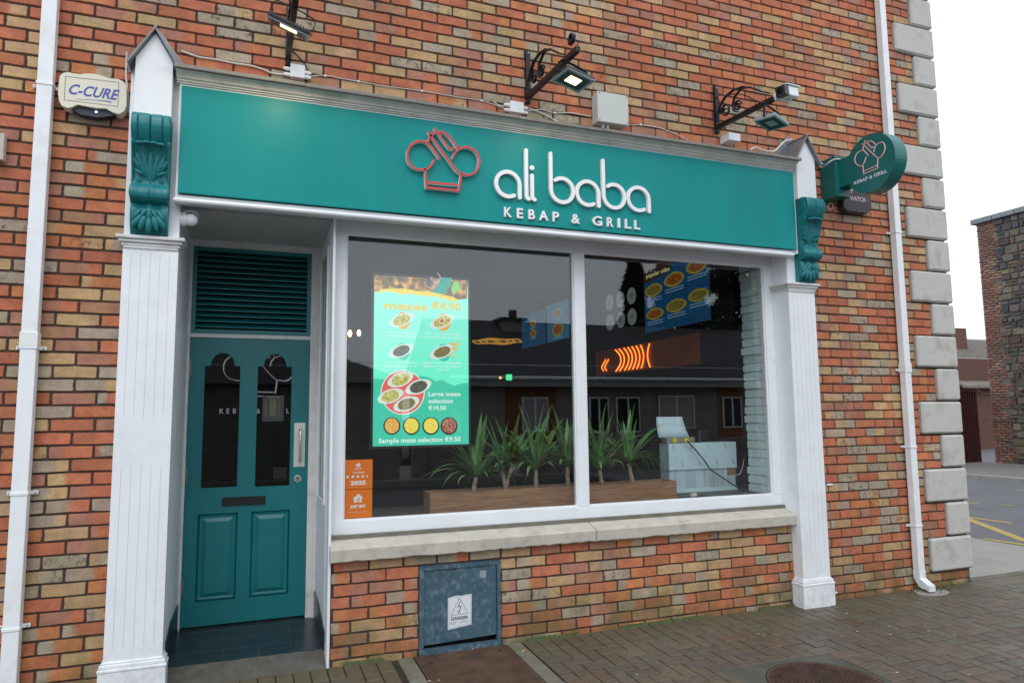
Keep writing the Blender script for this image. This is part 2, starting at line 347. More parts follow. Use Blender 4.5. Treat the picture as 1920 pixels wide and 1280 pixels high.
RENDER = mat('grey_render', (.26, .24, .215), .9, var=.1, vscale=3)
REDBR = mat('red_brick_far', (.115, .052, .038), .9, var=.2, vscale=7)
CONIF = mat('conifer_foliage', (.020, .034, .014), .8, var=.4, vscale=3)
TWIG = mat('bare_twig', (.16, .11, .09), .9, var=.2)
GATE = mat('maroon_steel', (.045, .010, .010), .5, var=.1)
CARP = mat('silver_car_paint', (.72, .73, .75), .25, .2, var=.02, coat=.6)
RUBB = mat('tyre_rubber', (.015, .015, .015), .8, var=.1)
CURT = mat('net_curtain', (.35, .35, .34), .9, var=.25, vscale=3, stretch=(20, 20, .3))
MOSS = mat('moss', (.06, .075, .025), .95, var=.35, vscale=40, bump=.8, bscale=120)
GUM = mat('pale_gum', (.45, .42, .38), .8, var=.1)
def emat(name, c, s=1.0, rough=.25):
    return mat(name, (.02, .02, .02), rough, var=0, emit=c, es=s)
def glassmat(name, tint=(1, 1, 1), ior=1.5, rough=0.0):
    m = bpy.data.materials.new(name); m.use_nodes = True; t = m.node_tree; N = t.nodes; L = t.links; N.clear()
    o = N.new('ShaderNodeOutputMaterial'); tr = N.new('ShaderNodeBsdfTransparent'); tr.inputs[0].default_value = (*tint, 1)
    gl = N.new('ShaderNodeBsdfGlossy'); gl.inputs['Roughness'].default_value = rough; fr = N.new('ShaderNodeFresnel')
    g = N.new('ShaderNodeNewGeometry'); mr = N.new('ShaderNodeMapRange'); mr.inputs[3].default_value = ior; mr.inputs[4].default_value = 1/ior
    L.new(g.outputs['Backfacing'], mr.inputs[0]); L.new(mr.outputs[0], fr.inputs[0])   # a flat pane: same reflectance from both sides
    mi = N.new('ShaderNodeMixShader'); L.new(fr.outputs[0], mi.inputs[0]); L.new(tr.outputs[0], mi.inputs[1]); L.new(gl.outputs[0], mi.inputs[2]); L.new(mi.outputs[0], o.inputs[0])
    return m
GLASS = glassmat('window_glass', (.97, .985, .98), 1.70); GLASSD = glassmat('door_glass', (.55, .57, .57), 1.5)

# ---------------------------------------------------------------- clay pieces with attributes
def attr_mesh(name, V, Fs, cA, cB, uv, mat_):
    me = bpy.data.meshes.new(name); me.from_pydata(V, [], Fs)
    for nm, dat in (('colA', cA), ('colB', cB)):
        a = me.attributes.new(nm, 'FLOAT_COLOR', 'POINT'); a.data.foreach_set('color', [x for c in dat for x in c])
    a = me.attributes.new('buv', 'FLOAT_VECTOR', 'POINT'); a.data.foreach_set('vector', [x for c in uv for x in c])
    me.materials.append(mat_); return me
def jit(c, r, k=.10):
    s = 1+r.uniform(-k, k); return tuple(max(0, x*s*(1+r.uniform(-.04, .04))) for x in c)
RED_, MAU, BUF, GRB, ORG = (.455, .150, .078), (.37, .170, .115), (.47, .300, .155), (.37, .295, .215), (.49, .185, .078)
def bricktone(r, red=0.0):
    q = r.random()*(1-red*.2); sm = 0
    if q < .26: a, b = jit(RED_, r), jit(RED_, r, .16)
    elif q < .36: a, b = jit(ORG, r), jit(RED_, r, .14)
    elif q < .54: a, b = jit(MAU, r), jit(RED_ if r.random() < .5 else (.40, .21, .115), r)
    elif q < .66: a, b = jit(BUF, r), jit(BUF, r)
    elif q < .74: a, b = jit(GRB, r), jit(GRB, r); sm = r.choice((0, .6, .9))
    elif q < .84: a, b = jit(GRB, r), jit(BUF, r); sm = r.choice((0, 0, .9))
    else: a, b = jit(r.choice((RED_, ORG)), r), jit(r.choice((BUF, GRB)), r); sm = r.choice((0, 0, 0, .8))
    if r.random() < .5: a, b = b, a
    e = r.uniform(.2, .8) if a != b else .5
    return (*a, e), (*b, sm)
def brick_verts(x0, x1, z0, z1, r, yf=0.0, yb=.011, jg=.0019):
    w, h = x1-x0, z1-z0; c = min(.0045, w/5); j = lambda: r.uniform(-jg, jg)
    ring = [(x0+c, z0), (x0+w*.5, z0+j()*1.4), (x1-c, z0), (x1, z0+c), (x1+j(), z0+h*.5), (x1, z1-c), (x1-c, z1), (x0+w*.5, z1+j()), (x0+c, z1), (x0, z1-c), (x0+j(), z0+h*.5), (x0, z0+c)]
    cx, cz = (x0+x1)/2, (z0+z1)/2; t = r.uniform(-.0012, .0015); V = []
    for q, (x, z) in enumerate(ring):
        x += j(); z += j(); V.append((x, yb, z)); ring[q] = (x, z)
    for x, z in ring:
        V.append((cx+(x-cx)*(1-.0065/w), yf+t+j()*.5, cz+(z-cz)*(1-.0065/h)))
    Fs = [(i, (i+1) % 12, 12+(i+1) % 12, 12+i) for i in range(12)]+[tuple(range(12, 24))]
    uv = [((v[0]-x0)/w, (v[2]-z0)/h, 0) for v in V]
    return V, Fs, uv

# ================================================================= GROUND
ZG = -.045
def gz(x, y):
    if x < 6.6 or y < 0: return ZG+.03*max(-3.3, min(0, y))*(1 if x < 6.6 else max(0, 1-(x-6.6)/6))
    return ZG
road = tag(M().box(-300, 300, -300, 300, -.34, -.30).build('road', ASPH), kind='structure')
bed = M(); n = 0
xs = [-6, 0, 3, 6.6, 8.2, 8.3]; ys = [-3.3, -1.6, 0, .12]
bed.box(-6, 6.2, .3, 9, -.32, -.10)
for i in range(len(xs)-1):
    for j in range(len(ys)-1):
        a, b, c, d = xs[i], xs[i+1], ys[j], ys[j+1]
        q = [(a, c), (b, c), (b, d), (a, d)]
        bed.add([(x, y, gz(x, y)-.012) for x, y in q]+[(x, y, -.33) for x, y in q], [(0,1,2,3), (0,4,5,1), (1,5,6,2), (2,6,7,3), (3,7,4,0)])
pavement = tag(bed.build('pavement', SAND), kind='structure')
side = M().box(8.3, 60, -14, 60, -.31, -.075)
tag(side.build('side_road', ASPH), kind='structure')
apron = M(); apron.add([(6.19, .12, ZG-.004), (8.3, .12, ZG-.004), (8.3, 9, ZG-.02), (6.19, 9, ZG-.02), (6.19, .12, -.3), (8.3, .12, -.3), (8.3, 9, -.3), (6.19, 9, -.3)], [(0,1,2,3), (4,7,6,5), (0,4,5,1), (1,5,6,2), (2,6,7,3), (3,7,4,0)])
tag(apron.build('concrete_apron', CONC, bev=.006), kind='structure')
fw = M().box(15.72, 19.66, -14, 60, -.30, .02); tag(fw.build('far_footway', FOOT, bev=.01), kind='structure')
kb = M()
for k in range(24): kb.box(15.58, 15.717, -8+k*.915, -8+k*.915+.907, -.30, .028)
tag(kb.build('kerb', CONC, bev=.012), kind='structure')
ln = M()
def line(a, b, wd):
    pa, pb = at(*a, 'z', -.07), at(*b, 'z', -.07); d = (pb-pa).normalized(); nn = Vector((-d.y, d.x, 0))*wd/2
    ln.add([pa-nn, pb-nn, pb+nn, pa+nn], [(0, 1, 2, 3)])
for a, b, wd in (((1800, 967), (1897, 980), .10), ((1806, 969), (1925, 1014), .13), ((1845, 1009), (1925, 1021), .09), ((1800, 941), (1836, 943), .07), ((1878, 946), (1902, 948), .07), ((1905, 917), (1925, 919), .06)): line(a, b, wd)
for v in range(len(ln.v)): ln.v[v] = (ln.v[v][0], ln.v[v][1], -.071)
tag(ln.build('yellow_road_markings', YEL, fixn=False), kind='structure')

# pavers: header course along the wall, herringbone beyond
plateR = (.93, 1.79, -.80, 0.0)      # rusty plate and its edging
def in_rect(x, y, r): return r[0] < x < r[1] and r[2] < y < r[3]
PC = [(.114, .092, .066), (.116, .088, .064), (.104, .088, .066), (.124, .090, .064), (.104, .086, .064), (.102, .088, .068)]
mhc = Vector((3.226, -1.278, 0))
def paver_ok(x, y):
    if in_rect(x, y, (plateR[0]-.02, plateR[1]+.02, plateR[2], .1)): return False
    if (4.18 < x < 4.44) and y > -.10: return False
    if (-.69 < x < -.43) and y > -.10: return False
    if 2.80 < x < 3.61 and -1.71 < y < -.86: return False
    return True
pcs = []
k = 0; x = -2.6
while x < 8.25:
    if paver_ok(x+.05, -.1): pcs.append((x, -.2, .1, .2))
    x += .1
for j in range(1, 32):
    y0 = -.2-.1*j
    for i in range(-30, 84):
        x0 = i*.1; kk = (i-j) % 4
        if kk == 0: c = (x0, y0, .2, .1)
        elif kk == 2: c = (x0, y0, .1, .2 if j > 1 else .1)
        else: continue
        if c[1] < -3.3 or c[0] > 8.2: continue
        if paver_ok(c[0]+c[2]/2, c[1]+c[3]/2): pcs.append(c)
        else:      # cut pavers fill the margins round covers
            for hx, hy in ((c[0], c[1]), (c[0]+c[2]-.1, c[1]+c[3]-.1)):
                if paver_ok(hx+.05, hy+.05): pcs.append((hx, hy, .1, .1)); break
for i in range(0, 21):
    pcs.append((6.2+i*.1, 0.0, .1, .11))
def inframe(p):
    u, v = toimg(p); return 0 <= u <= 1920 and 0 <= v <= 1280
def psize(c):
    x, y, a, b = c; z = gz(x, y); q = [toimg(p) for p in ((x, y, z), (x+a, y, z), (x+a, y+b, z), (x, y+b, z))]
    if (Vector((x, y, z))-CAM).dot(_f) < .3: return 0
    A = abs(sum(q[i][0]*q[(i+1) % 4][1]-q[(i+1) % 4][0]*q[i][1] for i in range(4)))/2
    return A if inframe((x+a/2, y+b/2, z)) else 0
pcs.sort(key=psize, reverse=True)
def paver_mesh(a, b, r, ox=0, oy=0, zf=lambda x, y: 0.0):
    g = .0035; t = r.uniform(-.0015, .002); tx, ty = r.uniform(-.008, .008), r.uniform(-.008, .008)
    x0, x1, y0, y1 = g, a-g, g, b-g; c = .0045; V = []
    for (x, y, dz) in ((x0, y0, -.011), (x1, y0, -.011), (x1, y1, -.011), (x0, y1, -.011), (x0, y0, -.003), (x1, y0, -.003), (x1, y1, -.003), (x0, y1, -.003), (x0+c, y0+c, 0), (x1-c, y0+c, 0), (x1-c, y1-c, 0), (x0+c, y1-c, 0)):
        V.append((x+ox, y+oy, dz+t+(x-a/2)*tx+(y-b/2)*ty+zf(x+ox, y+oy)))
    Fs = []
    for l in (0, 4):
        for i in range(4): Fs.append((l+i, l+(i+1) % 4, l+4+(i+1) % 4, l+4+i))
    Fs.append((8, 9, 10, 11)); return V, Fs
def ptone(r):
    a = jit(r.choice(PC), r, .10); return (*a, .5), (*jit(a, r, .06), r.choice((0, 0, .5)))
pm = {}
for (a, b) in ((.1, .2), (.2, .1), (.1, .11), (.1, .1)):
    for k in range(14):
        V, Fs = paver_mesh(a, b, rnd); A, B = ptone(rnd)
        pm[(a, b, k)] = attr_mesh('paver', V, Fs, [A]*12, [B]*12, [(v[0]/a, v[1]/b, 0) for v in V], PV)
for c in pcs[:300]:
    o = bpy.data.objects.new('paver', pm[(c[2], c[3], rnd.randrange(14))]); col.objects.link(o); o.parent = pavement
    o.location = (c[0], c[1], gz(c[0]+c[2]/2, c[1]+c[3]/2)); o.rotation_euler = (.03 if c[1] < -.01 else 0, 0, 0)
    o.location.z = gz(c[0], c[1])
V_, F_, A_, B_, U_ = [], [], [], [], []
for c in pcs[300:]:
    V, Fs = paver_mesh(c[2], c[3], rnd, c[0], c[1], gz); A, B = ptone(rnd); n = len(V_)
    V_ += V; F_ += [tuple(i+n for i in f) for f in Fs]; A_ += [A]*12; B_ += [B]*12; U_ += [((v[0]-c[0])/c[2], 0, 0) for v in V]
o = bpy.data.objects.new('pavers', attr_mesh('pavers', V_, F_, A_, B_, U_, PV)); col.objects.link(o); o.parent = pavement; o['kind'] = 'stuff'

# ================================================================= THE BRICK BUILDING
bld = empty('brick_building', (0, .15, -.05), label='multicoloured brick building with the teal shopfront in it and pale stone quoins up its corner', cat='building')
PZ, ZC, XL = .0757125, 4.115247, -.48185
CAB = (1.083, 1.645, -.02, .515)
XR = 6.165
def intervals(z):
    iv = [[-2.6, XR]]
    def cut(a, b):
        nonlocal iv; o_ = []
        for p, q in iv:
            if b <= p or a >= q: o_.append([p, q]); continue
            if a > p: o_.append([p, a])
            if b < q: o_.append([b, q])
        iv = o_
    if z < 3.7: cut(-.675, -.43)
    if z < 3.68: cut(4.21, 4.42)
    if z < 2.80: cut(-.43, .517)
    if .60 < z: 
        if z < 2.80: cut(.5, 4.21)
    if 2.74 < z < 3.53: cut(-.5, 4.3)
    if z < CAB[3]: cut(CAB[0]-.004, CAB[1]+.004)
    if z > .07:
        k = (z-.08) % .604; cut(5.68 if k < .302 else 5.915, 7)
    return iv
bricks = []
j = -28
while True:
    zc = ZC-PZ*j
    if zc < -.09: break
    off = XL+(0 if j % 2 == 0 else .1125)
    for a, b in intervals(zc):
        k = math.floor((a-off)/.225)
        while off+k*.225 < b:
            x0 = off+k*.225+.005; x1 = x0+.215
            x0c, x1c = max(x0, a+(.003 if x0 < a else 0)), min(x1, b-(.003 if x1 > b else 0))
            if x1c-x0c > .022: bricks.append((x0c, x1c, zc-.0329, zc+.0329))
            k += 1
    j += 1
def bsize(b):
    x0, x1, z0, z1 = b
    if x1-x0 < .2: return 0
    cx, cz = (x0+x1)/2, (z0+z1)/2
    if not inframe((x0, 0, cz)) or not inframe((x1, 0, cz)): return 0
    if -1.22 < cx < -1.02 or 5.36 < cx < 5.6 or cx < -.62 and cx > -.85 or cz < -.02: return 0
    if -1.1 < cx < -.7 and 3.28 < cz < 3.58: return 0
    q = [toimg(p) for p in ((x0, 0, z0), (x1, 0, z0), (x1, 0, z1), (x0, 0, z1))]
    return abs(sum(q[i][0]*q[(i+1) % 4][1]-q[(i+1) % 4][0]*q[i][1] for i in range(4)))/2
bricks.sort(key=bsize, reverse=True)
bm_ = []
for k in range(90):
    V, Fs, uv = brick_verts(-.1075, .1075, -.0329, .0329, rnd); A, B = bricktone(rnd)
    bm_.append(attr_mesh('brick', V, Fs, [A]*24, [B]*24, uv, BR))
for i, b in enumerate(bricks[:300]):
    o = bpy.data.objects.new('brick', bm_[rnd.randrange(90)]); col.objects.link(o); o.parent = bld
    o.location = ((b[0]+b[1])/2, -.15, (b[2]+b[3])/2+.05)
V_, F_, A_, B_, U_ = [], [], [], [], []
for b in bricks[300:]:
    V, Fs, uv = brick_verts(*b, rnd); A, B = bricktone(rnd, min(1, max(0, (b[2]-1.2)/2.0))*min(1, max(0, (b[0]+.5)/2.5))); n = len(V_)
    V_ += [(v[0], v[1]-.15, v[2]+.05) for v in V]; F_ += [tuple(i+n for i in f) for f in Fs]; A_ += [A]*24; B_ += [B]*24; U_ += uv
o = bpy.data.objects.new('bricks', attr_mesh('bricks', V_, F_, A_, B_, U_, BR)); col.objects.link(o); o.parent = bld; o['kind'] = 'stuff'
# mortar backing with the real openings
m = M(); Y0, Y1 = .009, .28
m.box(-2.6, -.435, Y0, Y1, -.3, 6.3); m.box(.517, CAB[0], Y0, Y1, -.3, .60); m.box(CAB[0], CAB[1], Y0, Y1, CAB[3], .60)
m.box(CAB[0], CAB[1], .16, Y1, -.3, CAB[3]); m.box(CAB[1], 4.1995, Y0+.0002, Y1, -.3, .60); m.box(4.20, 6.18, Y0, Y1, -.3, 6.3); m.box(-.435, 4.20, Y0, Y1, 2.86, 6.3); m.box(4.1735, 4.20, .101, Y1, .601, 2.859)
m.box(6.0, 6.18, Y1, 9.2, -.3, 6.3); m.box(-2.6, -2.4, Y1, 9.2, -.3, 6.3); m.box(-2.4, 6.0, 9.0, 9.2, -.3, 6.3)
m.build('mortar', MORT, bld)
# side wall and rear in plain brick courses (joined), roof
m = M()
V_, F_, A_, B_, U_ = [], [], [], [], []
for jj in range(0, 84):
    zc = ZC-PZ*(54-jj)
    y = .30+(.1125 if jj % 2 else 0)
    while y < 9.0:
        V, Fs, uv = brick_verts(y, y+.215, zc-.0329, zc+.0329, rnd); A, B = bricktone(rnd); n = len(V_)
        V_ += [(6.19-v[1], v[0]-.15, v[2]+.05) for v in V]; F_ += [tuple(i+n for i in f) for f in Fs]; A_ += [A]*24; B_ += [B]*24; U_ += uv
        y += .225
o = bpy.data.objects.new('side_bricks', attr_mesh('side_bricks', V_, F_, A_, B_, U_, BR)); col.objects.link(o); o.parent = bld; o['kind'] = 'stuff'
M().prism([(-.35, 6.3), (4.6, 9.2), (9.5, 6.3), (9.5, 6.2), (4.6, 9.05), (-.35, 6.2)], -2.8, 6.4).build('roof', SLATE, bld, .01)
# quoins
for k in range(-1, 11):
    for t, (xa, zb) in enumerate(((5.688, .08+.604*k), (5.922, .382+.604*k))):
        if zb < .07 or zb > 6.0: continue
        r = rnd
        o = M().box(xa+r.uniform(-.003, .003), 6.195, -.032, .28 if t else .18, zb, zb+.286).build('quoin_stone', STONE, bld, .015, segs=1)
        o2 = o.modifiers.new('edge', 'BEVEL'); o2.width = .0015; o2.segments = 1; o2.limit_method = 'ANGLE'; o2.angle_limit = R_(25)
# cement fillet at wall foot
m = M(); x = .53
while x < 4.15:
    l = rnd.uniform(.06, .30); 
    if not (plateR[0]-.1 < x < plateR[1]) and rnd.random() < .6: m.prism([(.005, ZG-.01), (-.02-rnd.uniform(0, .02), ZG-.01), (-.012, ZG+.008), (.005, ZG+rnd.uniform(.01, .022))], x, min(4.15, x+l-.01))
    x += l
tag(m.build('moss_strip', MOSS, None, .003), 'thin line of green moss and cement where the brick wall meets the pavement', 'moss', kind='stuff')

# ================================================================= SHOPFRONT
sf = empty('shopfront', (1.9, -.05, -.05), label='white painted timber shopfront with fluted pilasters framing the teal door and the big window', cat='shopfront')
def pilaster(x0, x1, ybk, zfoot):
    m = M(); yf = -.10
    m.box(x0, x1, yf+.003, ybk, zfoot, 3.60)
    n = 5; w_ = x1-x0; marg = .045; zones = ((.225, 1.225), (1.50, 2.47)) if x0 < 0 else ((.215, 2.47),)
    # board front with recessed flutes
    prev = .10
    cuts = [x0+marg+(w_-2*marg)*i/(n-1) for i in range(n)]
    for i, (a, b) in enumerate(zip([x0]+[c+.002 for c in cuts], [c-.002 for c in cuts]+[x1])):
        m.box(a, b, yf, yf+.0029, prev, 2.50)
    for c in cuts:
        zz = [prev]+[q for z in zones for q in (z[0]+.02*abs(c-(x0+x1)/2)/.1, z[1]-.02*abs(c-(x0+x1)/2)/.1)]+[2.50]
        for a, b in zip(zz[0::2], zz[1::2]): m.box(c-.00195, c+.00195, yf+.0002, yf+.0029, a, b)
    p = m.build('pilaster', WH, sf)
    m = M(); 
    for z0, z1, e in ((2.505, 2.525, .010), (2.525, 2.545, .022), (2.545, 2.566, .036)): m.box(x0-e, x1+e, yf-e, ybk-.002, z0, z1)
    m.prism([(yf-.008, 2.49), (yf-.008, 2.505), (yf, 2.505), (yf, 2.49)], x0, x1)
    m.build('capital', WH2, p, .004)
    m = M(); m.box(x0-.022, x1+.022, yf-.022, ybk-.01, zfoot-.02, .118); m.box(x0-.026, x1+.026, yf-.026, ybk-.012, .118, .136); m.box(x0-.018, x1+.018, yf-.018, ybk-.01, .136, .158); m.box(x0-.008, x1+.008, yf-.008, ybk-.01, .158, .170)
    m.build('plinth', WH, p, .005)
    return p
pilaster(-.705, -.412, .012, -.09)
pilaster(4.172, 4.448, .10, -.09)
def gable_box(x0, x1, side):
    m = M(); cx = (x0+x1)/2; m.prism([(x0, 3.262), (x1, 3.262), (x1, 3.62), (cx, 3.79), (x0, 3.62)], -.19, .008, 'y')
    g = m.build('gable_box', WH, sf, .003)
    m = M(); s = (3.79-3.62)/((x1-x0)/2); e = .036
    for sg in (-1, 1):
        a = (cx, 3.795); b = (cx+sg*((x1-x0)/2+e), 3.795-s*((x1-x0)/2+e)); nx, nz = sg*.5*.014, .014
        m.add([(a[0], -.225, a[1]), (b[0], -.228, b[1]-.004), (b[0]+nx, -.228, b[1]+nz), (a[0], -.225, a[1]+.018), (a[0], .006, a[1]), (b[0], .006, b[1]), (b[0]+nx, .006, b[1]+nz), (a[0], .006, a[1]+.018)],
              [(0,1,2,3), (7,6,5,4), (0,4,5,1), (1,5,6,2), (2,6,7,3), (3,7,4,0)])
    m.tube([(cx, -.226, 3.81), (cx, .004, 3.81)], .011, 8)
    # flashing turned up the wall, proud of the bricks
    m.prism([(x0-.06, 3.60), (x0-.075, 3.66), (cx, 3.90), (x1+.075, 3.66), (x1+.06, 3.60)], -.009, .004, 'y')
    m.build('lead_cap', LEAD, g, .003)
gable_box(-.673, -.472, -1); gable_box(4.245, 4.443, 1)
# corbels
def corbel(xa, xb):
    prof = [(3.268, .09), (3.266, .125), (3.258, .15), (3.24, .168), (3.215, .176), (3.185, .178), (3.155, .170), (3.125, .155), (3.09, .132), (3.05, .112), (3.0, .094), (2.95, .080), (2.90, .070), (2.87, .066),
            (2.855, .075), (2.845, .098), (2.825, .113), (2.80, .118), (2.775, .112), (2.758, .092), (2.748, .066), (2.735, .070), (2.71, .082), (2.68, .082), (2.65, .074), (2.62, .062), (2.595, .048), (2.572, .030), (2.568, .010)]
    y0 = -.10; cx = (xa+xb)/2; hw = (xb-xa)/2; T = 28; vs = []; fs = []
    # refine profile
    pr = []
    for a, b in zip(prof[:-1], prof[1:]):
        for k in range(3): f = k/3; pr.append((a[0]+(b[0]-a[0])*f, a[1]+(b[1]-a[1])*f))
    pr.append(prof[-1])
    for z, d in pr:
        for i in range(T+1):
            t = -1+2*i/T; dd = d
            if z > 3.10: dd += .006*(abs(math.sin(t*math.pi*1.0))**.5)-.008*(1 if abs(t) < .05 else 0)-(.008 if .62 < abs(t) < .70 else 0)
            elif z > 2.87:
                edge = .012 if abs(t) > .86 else 0
                dd += edge+.005*math.cos(t*9+ (1 if t > 0 else -1)*(z-2.87)*22)
            elif z > 2.745: dd += .004*math.cos(t*7)-.006*(abs(t) < .06)
            else: dd += -.010+.008*math.cos(t*math.pi*2.5)
            vs.append((cx+hw*t, y0-max(.004, dd), z))
    n = T+1
    for r in range(len(pr)-1):
        for i in range(T): fs.append((r*n+i, r*n+i+1, (r+1)*n+i+1, (r+1)*n+i))
    # side cheeks
    for sgn, col0 in ((-1, 0), (1, T)):
        base = len(vs)
        for z, d in pr: vs.append((cx+hw*sgn, y0+.002, z))
        for r in range(len(pr)-1): fs.append((r*n+col0, (r+1)*n+col0, base+r+1, base+r))
    m = M(); m.add(vs, fs)
    o = m.build('corbel', TEALC, sf, smooth=True)
    # scroll spirals on both cheeks
    m = M()
    for sx_ in (xa-.001, xb+.001):
        m = M()
        for (yc, zc, R0, turns) in ((y0-.085, 3.185, .066, 2.3), (y0-.082, 2.803, .030, 1.6)):
            pts = []
            for k in range(34):
                a = k/33; an = turns*2*math.pi*a+math.pi/2; rr = R0*(1-a*.88); pts.append((sx_, yc+math.cos(an)*rr, zc+math.sin(an)*rr))
            m.tube(pts, .0045, 6)
        m.tube([(sx_, y0-.10, 3.10), (sx_, y0-.075, 3.02), (sx_, y0-.055, 2.94), (sx_, y0-.045, 2.86)], .004, 6)
        m.build('scroll', TEALC, o, smooth=True)
    # acanthus leaves
    m = M()
    def petal(px, pz, pd, ang, L, W, th, tilt=0):
        a = R_(ang); dx, dz = math.sin(a), math.cos(a)
        m.ell((cx+px, y0-pd, pz), Vector((dz, 0, -dx))*W, Vector((0, -1, 0))*th, Vector((dx, -tilt, dz))*L, 10, 8)
    for ang, L, px in ((0, .10, 0), (-14, .095, -.022), (14, .095, .022), (-28, .08, -.042), (28, .08, .042), (-42, .055, -.060), (42, .055, .060)):
        petal(px*.9+math.sin(R_(ang))*.022, 2.955+abs(px)*.25, .084, ang*.8, L*.95, .0165, .011, .25)
    for px in (-.054, -.02, .02, .054): petal(px, 3.085-abs(px)*.15, .155, 90, .024, .012, .022)
    for sg in (-1, 1):
        for q, zz in ((.070, 3.02), (.064, 2.97), (.060, 2.925)): petal(sg*q, zz, .085, sg*60, .026, .009, .012)
    m.build('acanthus_leaf', TEALC, o, smooth=True); m = M()
    for ang, px in ((0, 0), (-24, -.034), (24, .034), (-48, -.062), (48, .062)):
        petal(px, 2.618+abs(px)*.35, .070, 180-ang*.7, .044, .0185, .014, -.15)
    for sg in (-1, 1):
        for q, zz in ((.030, 2.695), (.062, 2.690)): petal(sg*q, zz-.01, .074, 180-sg*30, .036, .013, .013)
    m.build('acanthus_leaf', TEALC, o, smooth=True)
corbel(-.668, -.470); corbel(4.256, 4.444)
# fascia, cornice, bead
XF0, XF1 = -.437, 4.250
m = M().box(XF0, XF1, -.13, .008, 2.80, 3.53); m.build('fascia_board', WH2, sf)
m = M()
for (a, b, c, d) in ((XF0-.001, XF1+.001, 3.497, 3.512), (XF0-.001, -.422, 2.80, 3.4969), (4.232, XF1+.001, 2.80, 3.4969)): m.box(a, b, -.150, -.131, c, d)
m.box(XF0-.001, XF1+.001, -.146, -.131, 2.80, 2.826)
m.build('fascia_frame', WH, sf, .003)
m = M().prism([(-.131, 3.512), (-.160, 3.512), (-.162, 3.520), (-.172, 3.522), (-.174, 3.530), (-.186, 3.534), (-.196, 3.546), (-.214, 3.556), (-.232, 3.560), (-.234, 3.568), (.006, 3.568), (.006, 3.531), (-.131, 3.531)], -.452, 4.236)
m.build('cornice', mat('cornice_paint', (.74, .72, .67), .4, var=.08, vscale=6, dirt=(.30, .28, .22), dirt_amt=.45, dscale=7), sf, .0015)
m = M(); xx = -.462; 
while xx < 4.24:
    l = min(rnd.uniform(.5, .8), 4.243-xx); dz = rnd.uniform(-.003, .003)
    m.prism([(.0, 3.569), (-.243, 3.567+dz), (-.250, 3.560+dz), (-.256, 3.566+dz), (-.254, 3.588+dz), (.0, 3.600)], xx, xx+l); xx += l+.002
m.build('lead_flashing', LEDGE, sf, .003)
m = M().prism([(-.131, 2.80), (-.131, 2.767), (-.176, 2.767), (-.186, 2.773), (-.190, 2.783), (-.186, 2.793), (-.170, 2.7995)], XF0-.006, 4.175); m.build('bead_moulding', WH, sf, .002)
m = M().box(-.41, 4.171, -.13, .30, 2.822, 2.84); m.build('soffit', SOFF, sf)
# recess ceiling / lining
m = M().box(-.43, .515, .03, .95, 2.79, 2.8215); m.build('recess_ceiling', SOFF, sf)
# window frame
WY = .09
m = M()
m.box(.525, 4.171, WY, WY+.07, .735, .822); m.box(.525, 4.171, WY, WY+.07, 2.732, 2.8215)
m.box(.517, .600, WY-.002, WY+.07, .738, 2.8213); m.box(4.088, 4.1715, WY-.001, WY+.07, .8221, 2.7319); m.box(2.298, 2.385, WY-.001, WY+.07, .8221, 2.7319)
wf = m.build('window_frame', WH, sf, .003)
m = M()
for a, b in ((.600, 2.298), (2.385, 4.088)):
    for q in ((a, a+.010, .822, 2.732), (b-.010, b, .822, 2.732)): m.box(q[0], q[1], WY+.012, WY+.030, q[2], q[3])
    for q in ((a+.0101, b-.0101, .822, .832), (a+.0101, b-.0101, 2.722, 2.732)): m.box(q[0], q[1], WY+.012, WY+.030, q[2], q[3])
m.build('glazing_bead', WH, wf, .002)
for a, b in ((.604, 2.294), (2.389, 4.084)): M().box(a, b, WY+.0305, WY+.0365, .826, 2.728).build('pane', GLASS, wf)
# sill, two stones
for a, b in ((.506, 2.356), (2.362, 4.1725)):
    m = M(); n = 46; vs = []; fs = []
    for i in range(n+1):
        x = a+(b-a)*i/n; ch = rnd.choice((0, 0, .002, .004)) if 0 < i < n else 0
        for (y, z) in ((-.062, .594+ch*1.5), (-.066, .668), (-.056, .680), (.088, .718), (.088, .594), (-.05+ch, .588+ch)): vs.append((x, y+rnd.uniform(-.0006, .0006), z))
    for i in range(n):
        for k in range(6): fs.append((i*6+k, i*6+(k+1) % 6, (i+1)*6+(k+1) % 6, (i+1)*6+k))
    fs += [tuple(range(6))[::-1], tuple(n*6+k for k in range(6))]
    m.add(vs, fs).build('sill_stone', SILL, sf, .003)
M().box(.525, 4.17, .06, .0895, .7125, .7355).build('sill_bed', CONCG, sf)
# recess walls
m = M()
m.box(.499, .5165, -.006, .16, -.05, 2.822)                       # corner board beside the brickwork
m.box(.497, .515, .16, .80, -.05, .93); m.box(.497, .515, .16, .80, 2.66, 2.79); m.box(.4965, .515, .1601, .25, .93, 2.66); m.box(.4965, .515, .72, .80, .93, 2.66)
m.box(.488, .497, .235, .265, .92, 2.67); m.box(.488, .497, .705, .735, .92, 2.67); m.box(.487, .4969, .2651, .7049, .905, .935)
sl = m.build('side_light_frame', WH, sf, .002)
M().box(.505, .510, .25, .72, .93, 2.66).build('pane', glassmat('side_glass', (.75, .82, .80)), sl)
m = M(); m.box(-.43, -.414, .0, .86, -.05, 2.79); m.build('recess_lining', WH, sf, .002)
